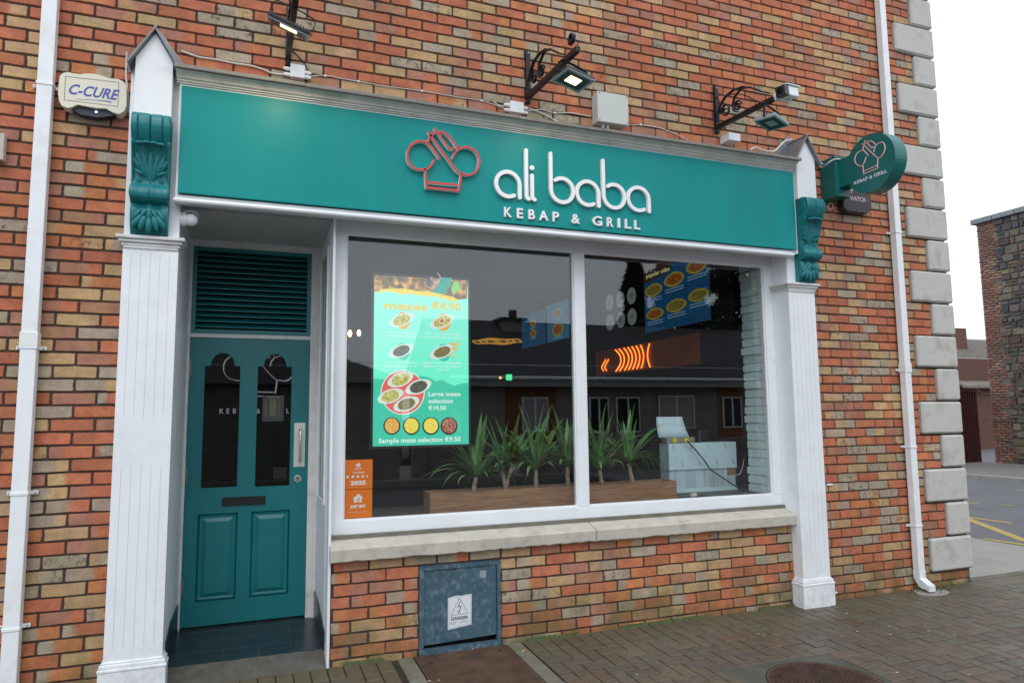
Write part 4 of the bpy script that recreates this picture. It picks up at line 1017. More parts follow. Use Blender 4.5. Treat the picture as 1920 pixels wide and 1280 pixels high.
shat = [[(862, 412), (830, 375), (790, 335), (745, 340), (700, 375), (670, 425), (662, 480), (675, 530), (705, 560), (745, 570), (785, 550), (815, 500), (830, 440)],
        [(788, 330), (790, 270), (815, 230), (860, 200), (905, 195), (935, 215), (970, 250)], [(775, 240), (830, 290), (900, 360), (980, 435), (1020, 450), (1060, 430), (1100, 370), (1120, 300), (1105, 240), (1065, 212), (1010, 230), (965, 285), (947, 355)],
        [(835, 215), (880, 265), (915, 300), (938, 285)], [(812, 195), (822, 215)], [(780, 548), (795, 660), (800, 688), (1005, 600), (1008, 450)], [(812, 640), (990, 560)]]
m = M(); m2 = M()
for q in shat:
    P = [sp_(*p) for p in q]; stroke(m, P, .0085, .0015, mpx); stroke(m2, [(a+.0045, b+.002) for a, b in P], .0045, .0022, mpx)
m.build('hat_outline', LETW, ps); m2.build('hat_outline_red', RED, ps)
m = M(); qa, qb = sp_(655, 850), sp_(1150, 670)
V, Fs = glyphs('KEBAP & GRILL', 1.0, .01); xs_ = [v[0] for v in V]; x0_, x1_ = min(xs_), max(xs_)
for v in range(len(V)):
    f = (V[v][0]-x0_)/(x1_-x0_); V[v] = (px_-.0015-(V[v][2]+.5)*.001, qa[0]+(qb[0]-qa[0])*f, (qa[1]+qb[1])/2+V[v][1]*.040)
m.add(V, Fs).build('lettering', LETW, ps)
cable([(1533, 306), (1540, 314, -.05), (1548, 309, -.14), (1562, 300, -.185), (1574, 299, -.185), (1582, 302, -.185)], .0055, 'white cable bowing across the teal box of the round projecting sign')
M().cyl((4.66, -.03, 3.665), (4.684, -.03, 3.665), .012, 10).build('cable_gland', PVC, ps)
# second alarm box
wb = empty('alarm_box', (5.05, 0, 3.3), label='dark grey alarm box lettered WATCH under the round projecting sign', cat='alarm box')
m = M().prism([(4.86, 3.275), (4.90, 3.245), (5.12, 3.245), (5.19, 3.29), (5.19, 3.47), (4.86, 3.50)], -.075, -.004, 'y'); m.build('alarm_cover', mat('dark_brown_grey', (.035, .028, .032), .45, var=.08), wb, .01, segs=3)
m = M(); mp = mapY(-.0755); text(m, 'WATCH', 4.935, 5.115, 3.352, mp, h=.040, d=.001, bold=.03); text(m, 'P', 4.950, 4.975, 3.415, mp, h=.05, d=.001, bold=.03)
m.build('brand_lettering', mat('pink_white_ink', (.62, .45, .47), .5, var=0), wb)
m = M(); text(m, 'ER', 5.125, 5.165, 3.355, mp, h=.026, d=.001, bold=.0); m.build('brand_lettering_small', mat('dull_ink', (.22, .14, .16), .5, var=0), wb)
o = M().tube([at(1557+5*math.cos(R_(a)), 387+6*math.sin(R_(a)), 'y', -.012) for a in range(0, 361, 30)], .004, 6).build('eye_bolt', PVC, None, smooth=True); tag(o, 'small white ring fixed in the bricks below the teal box of the projecting sign', 'ring')
for (px1, py1, nm_) in ((1556, 908, 'upper'), (1565, 1111, 'lower')):
    q = at(px1, py1, 'y', -.01); o = M().box(q.x-.03, q.x+.03, -.014, .004, q.z-.008, q.z+.008).build('sealant_blob', PVC, None, .004)
    tag(o, 'small white scrap of sealant on the bricks right of the right pilaster, '+('halfway up' if nm_ == 'upper' else 'at its plinth'), 'sealant')
# meter cabinet
mc = empty('meter_cabinet', (1.36, 0, -.02), label='blue grey steel electricity cabinet with a DANGER label in the brickwork under the window', cat='cabinet')
a, b, c, d = CAB
V, Fs = plate([(a, -.06), (b, -.06), (b, d), (a, d)], [[(a+.028, -.012), (b-.024, -.012), (b-.024, d-.028), (a+.028, d-.028)]], .034); M().add([mapY(.016)(*v) for v in V], Fs).build('cabinet_frame', CABM, mc, .003)
M().box(a, b, .06, .07, -.06, d).build('cabinet_back', BLACK, mc)
M().add([(x, y+(.0), z) for y in (-.006, .010) for x, z in ((a+.030, .010), (b-.027, .026), (b-.027, d-.031), (a+.030, d-.031))], [(0,1,2,3), (7,6,5,4), (0,4,5,1), (1,5,6,2), (2,6,7,3), (3,7,4,0)]).build('cabinet_door', CABM, mc, .002)
ml = empty('danger_label', (1.36, -.01, .1)); bpy.data.objects.remove(ml)
la = M().add([(x, y, z) for y in (-.0066, -.0062) for x, z in ((1.276, .092), (1.440, .110), (1.442, .306), (1.405, .306), (1.37, .302), (1.335, .306), (1.277, .296))], [(0,1,2,3,4,5,6), (13,12,11,10,9,8,7)]).build('danger_label', PAPER, mc)
mp = mapY(-.0067); m = M(); stroke(m, [(1.298, .182), (1.414, .186), (1.358, .290)], .0022, .0004, mp, closed=True)
stroke(m, [(1.365, .268), (1.346, .232), (1.368, .236), (1.352, .198)], .0045, .0004, mp); stroke(m, [(1.344, .204), (1.350, .192), (1.358, .203)], .003, .0004, mp)
text(m, 'DANGER', 1.298, 1.416, .150, mp, h=.021, d=.0004, bold=.025); stroke(m, [(1.284, .100), (1.436, .114), (1.437, .300), (1.284, .292)], .0012, .0004, mp, closed=True)
m.build('danger_print', INK, la)
m = M(); text(m, 'KEEP', 1.288, 1.334, .124, mp, h=.015, d=.0004); text(m, 'AWAY', 1.362, 1.418, .126, mp, h=.015, d=.0004); m.build('faded_print', mat('faded_ink', (.22, .22, .23), .6, var=0), la)
M().box(1.50, 1.545, -.0068, -.0062, .405, .452).build('label_residue', mat('label_residue', (.24, .29, .31), .7, var=.2, vscale=40), mc)
# rusty plate and edging
pl = empty('access_cover', (1.36, -.4, -.06), label='rusty steel cover plate let into the pavement in front of the blue grey cabinet', cat='access cover')
def slab(x0, x1, y0, y1, dz, th=.03, n=1):
    return M().add([(x, y, gz(x, y)+h) for h in (-th, dz) for x, y in ((x0, y0), (x1, y0), (x1, y1), (x0, y1))], [(3,2,1,0), (4,5,6,7), (0,1,5,4), (1,2,6,5), (2,3,7,6), (3,0,4,7)])
for k in range(2): slab(1.045, 1.68, -.026-.385*(k+1)+.004, -.026-.385*k, .004).build('cover_plate', RUST, pl, .003)
m = M()
for i in range(52): m.v += []; 
for i in range(50):
    x = 1.055+i*.0124; m.add([(x2, y, gz(x2, y)+h) for h in (.0035, .0058) for x2, y in ((x, -.79), (x+.0045, -.79), (x+.0045, -.035), (x, -.035))], [(4,5,6,7), (0,1,5,4), (1,2,6,5), (3,0,4,7)])
m.build('cover_ribs', RUST, pl)
m = M()
for a_, b_ in ((1.12, -.17), (1.60, -.12)): 
    m.add([(a_+.02*math.cos(t)*.9, b_+.011*math.sin(t), gz(a_, b_)+.0064) for t in [k*math.pi/5 for k in range(10)]], [tuple(range(10))])
m.build('lifting_slot', INK, pl, fixn=False)
ed = empty('concrete_edging', (1.36, -.4, -.06), label='mossy concrete edging strips on both sides of the rusty cover plate', cat='edging')
for x0, x1 in ((.938, 1.037), (1.688, 1.785)):
    for k in range(2): slab(x0, x1, -.020-.40*(k+1)+.006, -.020-.40*k, .003).build('edging_stone', CONCG, ed, .006)
# manhole
mh = empty('manhole_cover', (mhc.x, mhc.y, gz(mhc.x, mhc.y)), label='round rusty manhole cover in a dark cracked concrete surround at the bottom of the photo', cat='manhole')
ca, sa = 1.0, 0.0
def mhp(a, b, h): x, y = mhc.x+a*ca-b*sa, mhc.y+a*sa+b*ca; return (x, y, gz(x, y)+h)
V, Fs = plate([(-.45, -.50), (.42, -.50), (.42, .435), (.1, .45), (-.45, .445)], [arc(0, 0, .345, 0, 350, 35)], .03); M().add([mhp(v[0], v[1], v[2]-.0345) for v in V], Fs).build('concrete_surround', CONCD, mh, .004)
V, Fs = plate(arc(0, 0, .339, 0, 350, 35), [arc(0, 0, .316, 0, 350, 35)], .02); M().add([mhp(v[0], v[1], v[2]-.024) for v in V], Fs).build('cover_rim', RUST2, mh, .001)
V, Fs = plate(arc(0, 0, .312, 0, 350, 35), [], .02); M().add([mhp(v[0], v[1], v[2]-.026) for v in V], Fs).build('cover_plate', RUST2, mh)
m = M()
for i in range(-12, 13):
    for j in range(-16, 17):
        a_, b_ = i*.0245, j*.0195
        if math.hypot(a_, b_) > .30: continue
        q = [mhp(a_+dx, b_+dy, h) for h in (-.006, .0015) for dx, dy in ((-.008, -.006), (.008, -.006), (.008, .006), (-.008, .006))]
        m.add(q, [(4,5,6,7), (0,1,5,4), (1,2,6,5), (2,3,7,6), (3,0,4,7)])
m.build('cover_studs', RUST2, mh)['kind'] = 'stuff'
# gully under the right pipe
gl = empty('drain_gully', (5.5, -.1, -.05), label='small concrete drain gully with green moss under the right downpipe', cat='drain')
V, Fs = plate(arc(5.52, -.13, .16, 0, 345, 23, .105), [], .02); M().add([(v[0], v[1], gz(v[0], v[1])+v[2]-.0145) for v in V], Fs).build('gully_concrete', CONC, gl, .003)
m = M()
for k in range(90):
    a_ = rnd.uniform(0, 6.28); x, y = 5.60+rnd.gauss(0, .10), -.085+rnd.gauss(0, .035)
    if y > -.01: continue
    L = rnd.uniform(.012, .034); z = gz(x, y)
    m.add([(x-.004, y, z), (x+.004, y, z), (x+.006+L*.5*math.cos(a_), y+L*.5*math.sin(a_), z+L), (x-.004+L*.5*math.cos(a_), y+L*.5*math.sin(a_), z+L*.9)], [(0, 1, 2, 3)])
o = m.build('weeds', MOSS, None, fixn=False); tag(o, 'tuft of small green weeds growing round the foot of the right downpipe', 'weeds', kind='stuff')
m = M()
for (u, v) in ((1603, 1093), (1587, 1150), (1433, 1190), (1607, 1184), (1733, 1135), (1740, 1183), (1789, 1191), (1668, 1174), (1669, 1190), (1735, 1151), (1422, 1189), (1194, 1265), (1816, 1265), (1682, 1261), (1435, 1177), (1673, 1123), (805, 1277), (823, 1276), (766, 1226), (886, 1217), (834, 1218)):
    q = at(u, v, 'z', ZG); q = at(u, v, 'z', gz(q.x, q.y)); q = at(u, v, 'z', gz(q.x, q.y)); r0 = rnd.uniform(.006, .013)
    V = [(q.x+r0*math.cos(k)*rnd.uniform(.7, 1.1), q.y+r0*.8*math.sin(k)*rnd.uniform(.7, 1.1), gz(q.x, q.y)+.0045) for k in [i*.785 for i in range(8)]]
    m.add(V+[(q.x, q.y, gz(q.x, q.y)+.0075)], [(i, (i+1) % 8, 8) for i in range(8)])
tag(m.build('chewing_gum_spots', GUM), 'scattered pale spots of trodden chewing gum and litter on the pavers', 'litter', kind='stuff')
for (u, v, an, lab) in ((1250, 1164, 10, 'orange and white cigarette end at the foot of the wall right of the cabinet'), (983, 1219, 60, 'orange cigarette end lying on the rusty cover plate')):
    q = at(u, v, 'z', ZG+.006); d = Vector((math.cos(R_(an)), math.sin(R_(an))*.4, 0)).normalized()
    o = M().cyl(q-d*.014, q+d*.014, .0045, 8).build('cigarette_end', mat('filter_paper', (.55, .24, .07), .7, var=.1), None); tag(o, lab, 'cigarette end', 'cigarette ends')
    M().cyl(q-d*.014, q-d*.0165, .0046, 8).build('white_tip', PAPER, o)
# neighbouring sill at the left edge
q0 = at(9, 247, 'y', -.05)
o = M().box(-2.6, q0.x, -.05, .0, at(8, 300, 'y', -.05).z, q0.z-.01).build('window_sill', SILL, None, .004); tag(o, 'end of a stone window sill just entering the photo at the left edge', 'window sill')

# ================================================================= IN THE WINDOW
m = M(); m.box(-2.3, 5.98, .93, .95, -.3, 3.4) if False else None
room = empty('shop_interior', (2.4, 4, 0), label='dark shop interior seen through the window, with black walls, floor and ceiling', cat='room')
M().box(-2.3, 5.95, .95, 8.9, -.02, .02).build('floor', ROOMF, room); M().box(.52, 5.95, .3, .95, -.02, .0205).build('floor', ROOMF, room)
M().box(-2.3, 5.95, .3, 8.9, 3.30, 3.34).build('ceiling', ROOM, room)
M().box(-2.3, 5.95, 8.8, 8.88, .02, 3.3).build('rear_wall', ROOM, room)
M().box(5.9, 5.95, .3, 8.8, .02, 3.3).build('side_wall', ROOM, room); M().box(-2.35, -2.3, .96, 8.8, .02, 3.3).build('side_wall', ROOM, room)
M().box(.515, .524, .28, .93, -.02, .90).build('window_wall', ROOM, room); M().box(.52, 4.3, .2805, .30, -.02, .60).build('window_wall', ROOM, room)
M().box(.518, 5.9, .283, .30, 2.86, 3.3).build('window_wall', ROOM, room)
m = M(); m.box(-2.3, -.43, .283, .30, 0, 3.3); m.box(-.445, -.432, .29, .95, -.05, 3.3); m.box(-.43, .515, .953, .965, 2.10, 3.3); m.box(-2.3, -.45, .95, .97, 0, 3.3); m.build('lobby_wall', ROOM, room)
# window board
wbd = M().box(.52, 4.30, .16, .78, .785, .808).build('window_board', mat('grey_board', (.10, .09, .085), .6, var=.15), None, .003); tag(wbd, 'grey brown display ledge behind the big window', 'ledge')
# painted brick pier on the right
pier = empty('painted_brick_pier', (4.12, .2, .8), label='pale blue green painted rough brick pier inside the right edge of the window', cat='pier')
M().box(4.135, 4.30, .162, .44, .80, 2.86).build('pier_core', PAINTBR, pier)
k = 0; z = .812
while z < 2.84:
    h = .066; edges = [.165, .30, .44] if k % 2 else [.165, .235, .44]
    if rnd.random() < .45: edges = [.165, .44]
    for a_, b_ in zip(edges[:-1], edges[1:]):
        p = rnd.uniform(0, .010)+(.014 if rnd.random() < .2 else 0); bb = b_-.002+(rnd.uniform(-.010, .012) if b_ > .43 else 0)
        M().add([(4.136-p*q, y, zz) for q in (0, 1) for y, zz in ((a_+.002, z), (bb, z+rnd.uniform(0, .004)), (bb, z+h), (a_+.002, z+h-rnd.uniform(0, .004)))] if False else
                [(4.134+.002, y, zz) for y, zz in ((a_+.002, z), (bb, z), (bb, z+h), (a_+.002, z+h))]+[(4.122-p, y, zz) for y, zz in ((a_+.005, z+.004), (bb-.004, z+.003+rnd.uniform(0, .003)), (bb-.004, z+h-.004), (a_+.005, z+h-.004))],
                [(3,2,1,0), (4,5,6,7), (0,1,5,4), (1,2,6,5), (2,3,7,6), (3,0,4,7)]).build('brick', PAINTBR, pier, .003)
    z += h+.008; k += 1
# planters
def planter(x0, x1, lab):
    t = empty('planter', ((x0+x1)/2, .33, .808), label=lab, cat='planter', group='wood effect planters in the window')
    ya, yb, za, zb = .235, .43, .809, .957; th = .012
    M().box(x0, x1, ya, ya+th, za, zb).build('front_board', WOOD, t, .0015); M().box(x0, x1, yb-th, yb, za, zb).build('rear_board', WOOD, t, .0015)
    M().box(x0, x0+th, ya+th+.0005, yb-th-.0005, za, zb).build('end_board', WOOD, t, .0015); M().box(x1-th, x1, ya+th+.0005, yb-th-.0005, za, zb).build('end_board', WOOD, t, .0015)
    M().box(x0+th, x1-th, ya+th, yb-th, za+.01, zb-.025).build('soil', SOIL, t)
planter(1.215, 2.345, 'long brown wood effect planter in the left window pane, left of the mullion')
planter(2.375, 3.245, 'brown wood effect planter in the right window pane, right of the mullion')
leafm = []
for k in range(12):
    L = 1.0; bend = (.15, .3, .5, .8, 1.1, 1.5, 1.9, .2, .4, .7, 1.3, 2.2)[k]; n = 11; V = []; Fs = []
    x = 0; z = 0; an = 0
    for i in range(n+1):
        t = i/n; wd = .066*(min(1, t*5+.35))*(1-max(0, (t-.30)/.70)**1.5)+.001; dip = wd*.35
        V += [(x, -wd, z+dip*.5), (x, 0, z-dip*.4), (x, wd, z+dip*.5)]
        if i < n: an2 = bend*(t**1.3); x += math.sin(an2)/n; z += math.cos(an2)/n
    for i in range(n): Fs += [(3*i, 3*i+1, 3*i+4, 3*i+3), (3*i+1, 3*i+2, 3*i+5, 3*i+4)]
    me = bpy.data.meshes.new('leaf'); me.from_pydata(V, [], Fs); me.materials.append(LEAF); me.polygons.foreach_set('use_smooth', [True]*len(me.polygons)); leafm.append((me, bend))
dry = leafm[5][0].copy(); dry.materials.clear(); dry.materials.append(LEAFD)
def yucca(x, y, h, heads, nl, Lm, lab):
    h -= .03; nl = int(nl*1.8); Lm *= 1.46
    t = empty('yucca_plant', (x, y, .93), label=lab, cat='plant', group='yucca plants in the window planters')
    for (dx, dz, s) in heads:
        n = 14; pts = [(x+dx*(i/n)**1.5, y+.004*math.sin(i), .92+(h+dz)*i/n) for i in range(n+1)]
        M().tube(pts, [(.019 if i % 2 else .0165)*s*(1.1-.25*i/n) for i in range(n+1)], 10).build('trunk', BARK, t, smooth=True)
        cx, cz = x+dx, .92+h+dz
        for k in range(nl):
            f = k/nl; az = k*2.399+rnd.uniform(-.3, .3); az = math.atan2(math.sin(az)*.7, math.cos(az))
            if f < .24: me, bend = leafm[rnd.choice((0, 7, 1, 8))]; lean = .06+f*1.6
            elif f < .52: me, bend = leafm[rnd.choice((2, 3, 8, 9))]; lean = .55+f*1.0
            else: me, bend = leafm[rnd.choice((5, 6, 10, 11))]; lean = 1.0+rnd.uniform(0, .5)
            if rnd.random() < .03: me = dry
            L = Lm*rnd.uniform(.7, 1.12)*(1 if f < .52 else .95)*(.62 if math.sin(az) < -.35 else 1)
            o = bpy.data.objects.new('leaf', me); col.objects.link(o); o.parent = t
            o.location = (cx-x, 0, cz-.93+.02*(1-f)); yy = .60 if math.sin(az) > 0 else .40
            d = Vector((math.cos(az), math.sin(az)*yy, 0)); az2 = math.atan2(d.y, d.x)
            o.rotation_euler = (0, lean*.75, az2); o.scale = (L*max(.80, d.length), L*1.0, L)
# positions from the photograph, foliage kept clear of the glass
yucca(1.565, .335, .15, [(.02, 0, 1)], 26, .30, 'leftmost yucca plant, beside the lit menu screen')
yucca(1.825, .35, .20, [(-.03, 0, 1), (.045, .02, .8)], 15, .27, 'forked yucca plant, second from the left in the left planter')
yucca(2.060, .33, .19, [(.0, 0, 1)], 28, .33, 'tall yucca plant, third from the left, in the left planter')
yucca(2.335, .35, .20, [(.0, 0, 1)], 26, .32, 'yucca plant partly hidden behind the white mullion')
yucca(2.625, .34, .17, [(-.02, 0, 1)], 28, .34, 'yucca plant at the left of the right planter, beside the mullion')
yucca(2.900, .34, .21, [(-.03, 0, 1)], 26, .33, 'rightmost yucca plant, with a drying leaf')

# ================================================================= LIT MENU SCREEN
scn = empty('menu_screen', (1.17, .33, 1.28), label='tall lit green menu screen in the window reading mezes €4.90', cat='screen')
SX0, SX1, SZ0, SZ1, SYY = .822, 1.520, 1.290, 2.500, .30
M().box(SX0-.018, SX1+.018, SYY+.0005, SYY+.05, SZ0-.02, SZ1+.022).build('screen_casing', BLACK, scn, .004)
# backlit sheet with its printed gradient
mg = bpy.data.materials.new('screen_ground'); mg.use_nodes = True; t = mg.node_tree; b = t.nodes['Principled BSDF']; b.inputs['Base Color'].default_value = (.02, .03, .03, 1); b.inputs['Roughness'].default_value = .3
g = t.nodes.new('ShaderNodeNewGeometry'); s = t.nodes.new('ShaderNodeSeparateXYZ'); r = t.nodes.new('ShaderNodeMapRange'); r.inputs[1].default_value = 1.75; r.inputs[2].default_value = 2.4
cr = t.nodes.new('ShaderNodeValToRGB'); cr.color_ramp.elements[0].color = (.16, .98, .66, 1); cr.color_ramp.elements[1].color = (.34, 1.0, .84, 1)
t.links.new(g.outputs['Position'], s.inputs[0]); t.links.new(s.outputs['Z'], r.inputs[0]); t.links.new(r.outputs[0], cr.inputs[0]); t.links.new(cr.outputs[0], b.inputs['Emission Color']); b.inputs['Emission Strength'].default_value = 1
M().box(SX0, SX1, SYY-.001, SYY, SZ0, SZ1).build('screen_face', mg, scn)
def spx(x, y): q = at(690+x/6.738, 660+y/6.738, 'y', SYY); return (q.x, q.z)
def spt(x, y): q = at(640+x/6.4, 500+y/6.4, 'y', SYY); return (q.x, q.z)
LV = [0]
def layer(poly, ma, name, lv, par=None):
    V, Fs = plate(poly, [], .0006); mp = mapY(SYY-.001-.0012*lv); return M().add([mp(*v) for v in V], Fs).build(name, ma, par or scn)
E_ = lambda n, c: emat(n, c, 1.0)
EG2 = E_('print_green', (.045, .62, .42)); EY = E_('print_yellow', (.95, .72, .08)); EW = E_('print_white', (.80, .95, .88)); EP = E_('print_white_plate', (.72, .86, .80)); ER_ = E_('print_coral', (.85, .13, .10)); EO = E_('print_orange', (.90, .45, .05)); EGR = E_('print_leaf', (.22, .68, .16)); EDK = E_('print_dark', (.05, .085, .08)); EBK = E_('print_black', (.012, .02, .015)); EGOLD = E_('print_gold', (.78, .70, .06))
def food(name, c1, c2, c3, scale=70):
    m = bpy.data.materials.new(name); m.use_nodes = True; t = m.node_tree; b = t.nodes['Principled BSDF']; b.inputs['Base Color'].default_value = (.02, .02, .02, 1)
    g = t.nodes.new('ShaderNodeNewGeometry'); n = t.nodes.new('ShaderNodeTexVoronoi'); n.inputs['Scale'].default_value = scale; n2 = t.nodes.new('ShaderNodeTexNoise'); n2.inputs['Scale'].default_value = scale*.8; n2.inputs['Detail'].default_value = 6
    cr = t.nodes.new('ShaderNodeValToRGB'); e = cr.color_ramp.elements; e[0].position = .3; e[0].color = (*c1, 1); e[1].position = .7; e[1].color = (*c3, 1); k = e.new(.5); k.color = (*c2, 1)
    t.links.new(g.outputs['Position'], n.inputs['Vector']); t.links.new(n.outputs['Color'], n2.inputs['Vector']) if False else t.links.new(g.outputs['Position'], n2.inputs['Vector'])
    mx = t.nodes.new('ShaderNodeMix'); mx.inputs[0].default_value = .35; t.links.new(n2.outputs['Fac'], mx.inputs[2]); t.links.new(n.outputs['Distance'], mx.inputs[3])
    t.links.new(mx.outputs[0], cr.inputs[0]); t.links.new(cr.outputs[0], b.inputs['Emission Color']); b.inputs['Emission Strength'].default_value = 1; return m
FTOP = food('print_food_strip', (.05, .09, .09), (.25, .15, .05), (.90, .50, .18), 24); FHUM = food('print_hummus', (.38, .22, .05), (.55, .55, .12), (.72, .72, .30), 60); FDRK = food('print_aubergine', (.05, .045, .04), (.10, .085, .075), (.08, .16, .07), 60)
FGRN = food('print_herbs', (.05, .14, .03), (.20, .17, .05), (.45, .28, .08), 90); FSAL = food('print_salad', (.75, .15, .03), (.85, .45, .08), (.65, .70, .2), 80); FYEL = food('print_dip', (.85, .70, .05), (.90, .78, .12), (.85, .60, .05), 40); FRED = food('print_stew', (.10, .01, .01), (.38, .08, .04), (.60, .45, .30), 90)
FMOS = food('print_mosaic', (.03, .12, .10), (.02, .40, .32), (.10, .60, .48), 110)
top = [(SX0, SZ1)]+[(SX1, SZ1)]+[spt(1508, 385), spt(1390, 395), spt(1250, 360), spt(1100, 335), spt(900, 300), spt(720, 285), spt(560, 275), spt(408, 300)]
top[-1] = (SX0, top[-1][1])
layer(top, FTOP, 'food_photo_strip', .5)
layer([spt(1180, 130), spt(1320, 135), spt(1310, 220), spt(1270, 290), spt(1220, 340), spt(1060, 310), spt(1130, 250), spt(1170, 190)], FMOS, 'mosaic_bowl', .8)
layer([spt(*p) for p in ((405, 318), (480, 268), (600, 262), (760, 262), (900, 290), (1060, 300), (1200, 330), (1330, 365), (1408, 395), (1390, 412), (1300, 408), (1150, 362), (980, 350), (820, 325), (700, 330), (600, 300), (520, 296))], EY, 'yellow_brush_stroke', 1.2)
for p in ((1375, 215, 38, 42), (1350, 275, 30, 60), (1405, 255, 25, 35)): layer([spt(p[0]+p[2]*math.cos(a), p[1]+p[3]*math.sin(a)) for a in [k*.42 for k in range(15)]], EGR, 'basil_leaf', 1.4+p[2]*.004)
m = M(); 
for cx, cy_, r0 in ((1065, 190, 62), (1130, 130, 55)): stroke(m, [spt(cx+r0*math.cos(R_(a)), cy_+r0*math.sin(R_(a))) for a in range(-70, 200, 15)], .005, .0006, mapY(SYY-.0030))
m.build('onion_ring', E_('print_onion', (.70, .45, .60)), scn)
low = [(SX0, SZ0), (SX1, SZ0), (SX1, spx(1245, 385)[1]), spx(1180, 395), spx(1090, 425), spx(1020, 395), spx(930, 350), spx(860, 370), spx(760, 315), spx(640, 300), spx(500, 330), spx(300, 345), spx(150, 340), (SX0, spx(80, 335)[1])]
layer(low, EG2, 'green_lower_wave', .5)
def title(s, a, b, base, ma, lv, h, bold=.0, sh=(0, 0), nm='title_lettering'):
    m = M(); (u0, v0), (u1, v1) = a, b
    text(m, s, u0+sh[0], u1+sh[0], (v0+v1)/2+sh[1], mapY(SYY-.001-.0012*lv), h=h, d=.0005, bold=bold); return m.build(nm, ma, scn)
hh = .052
for s, a, b in (('mezes', 510, 1025), ('€4.90', 1080, 1430)):
    title(s, spt(a, 500), spt(b, 522), 0, EO, 1.0, hh, .02, (.003, -.003)); title(s, spt(a, 500), spt(b, 522), 0, EGOLD, 1.7, hh, .0, (0, 0))
def dish(cx, cy_, sx_, sy_, ang, fm, f, shadow=None, lv=1.0):
    if shadow: layer([f(cx+sx_*.12+sx_*.55*math.cos(a), cy_+sy_*.10+sy_*1.42*math.sin(a)) for a in [k*.314 for k in range(20)]], shadow, 'dish_shadow', lv-.4)
    c, s = math.cos(R_(ang)), math.sin(R_(ang))
    def lens(kx, ky, pw):
        P = []
        for k in range(28):
            a = 2*math.pi*k/28; x = kx*math.copysign(abs(math.cos(a))**pw, math.cos(a)); y = ky*math.sin(a); P.append(f(cx+x*c-y*s, cy_+x*s+y*c))
        return P
    layer(lens(sx_, sy_, 1.25), EP, 'dish', lv); layer(lens(sx_*.66, sy_*.80, .95), fm, 'food', lv+.4)
for x, y, fm, sh in ((722, 638, FHUM, EO), (1208, 658, FHUM, EO), (718, 1008, FDRK, EG2), (1208, 1022, FGRN, EG2)): dish(x, y, 158, 74, -21, fm, spt, sh)
dish(1205, 650, 40, 26, -20, ER_, spt, None, 1.9)
for k in range(16): layer([spt(1340+rnd.uniform(-60, 95)+8*math.cos(a), 1000+rnd.uniform(0, 1)+(k*12-96)+8*math.sin(a)) for a in (0, 1.57, 3.14, 4.71)], EO, 'pepper_flake', 2.2)
layer([spx(438+278*math.cos(k*.157), 508+282*math.sin(k*.157)) for k in range(40)], EW, 'plate_rim', .9); layer([spx(438+266*math.cos(k*.157), 508+270*math.sin(k*.157)) for k in range(40)], ER_, 'coral_plate', 1.2)
for x, y, fm in ((408, 345, FHUM), (636, 438, FDRK), (280, 555, FHUM), (484, 655, FGRN)): dish(x, y, 172, 88, -20, fm, spx, None, 1.8)
for x, fm in ((300, FSAL), (547, FYEL), (793, FYEL), (1022, FRED)):
    y = 932; layer([spx(x+108*math.cos(k*.209), y+112*math.sin(k*.209)) for k in range(30)], EBK, 'black_bowl', 1.2); layer([spx(x+90*math.cos(k*.209), y-4+96*math.sin(k*.209)) for k in range(30)], fm, 'food', 1.7)
for s, a, b, y in (('Large meze', 762, 1168, 552), ('selection', 762, 1072, 640), ('€19.50', 762, 982, 727)): title(s, spx(a, y), spx(b, y+2), 0, EW, 1.2, .030, .02, nm='price_lettering')
title('Sample meze selection €9.50', spx(132, 1142), spx(1170, 1126), 0, EW, 1.2, .032, .02, nm='price_lettering')
for s, a, b, y, f in (('Humus - Chickpeas', 565, 870, 795, spt), ('puree with olive oil', 550, 880, 838, spt), ('Atom - Spicy spiced creamy', 980, 1440, 812, spt), ('yogurt with chargrilled eggplant', 945, 1475, 855, spt), ('Esme - Minced spiced', 528, 895, 1155, spt), ('vegetables in olive oil', 520, 905, 1198, spt), ('Eggplant meze - Chargrilled', 975, 1430, 1158, spt), ('eggplant & sweet peppers', 985, 1428, 1200, spt), ('in olive oil', 1130, 1290, 1240, spt)):
    title(s, f(a, y), f(b, y+6), 0, EW, 1.2, .015, .0, nm='small_lettering')
m = M()
for k in range(9):
    a0, b0 = spx(1150-k*4, 990-k*28); stroke(m, [(a0, b0), (a0-.022, b0+.022)], .0018, .0005, mapY(SYY-.0022)); stroke(m, [(a0, b0), (a0+.018, b0+.026)], .0018, .0005, mapY(SYY-.0022))
stroke(m, [spx(1152, 1005), spx(1150, 880), spx(1100, 760)], .002, .0005, mapY(SYY-.0022)); m.build('herb_sprig', E_('print_sprig', (.16, .72, .52)), scn)

# stickers on the glass
GY = WY+.030
st1 = M().box(.604, .792, GY-.0012, GY-.0004, 1.022, 1.213).build('window_sticker', ORANGE, None); tag(st1, 'orange window sticker reading Top Rated 2025 with a row of stars', 'sticker')
st2 = M().box(.604, .792, GY-.0012, GY-.0004, .836, 1.019).build('window_sticker', ORANGE, None); tag(st2, 'orange JUST EAT window sticker with a white house and cutlery, below the 2025 one', 'sticker')
mp = mapY(GY-.0013)
def house(m, cx, cz, s):
    V, Fs = plate([(cx-s*.5, cz-s*.5), (cx-s*.14, cz-s*.5), (cx-s*.14, cz+s*.05), (cx-s*.05, cz+s*.05), (cx-s*.05, cz-s*.5), (cx+s*.08, cz-s*.5), (cx+s*.08, cz+s*.12), (cx+s*.2, cz+s*.2), (cx+s*.2, cz-s*.5), (cx+s*.5, cz-s*.5), (cx+s*.5, cz+.05*s), (cx+s*.68, cz+s*.02), (cx+.1*s, cz+s*.62), (cx-s*.68, cz+s*.02), (cx-s*.5, cz+.05*s)], [], .0004); m.add([mp(*v) for v in V], Fs)
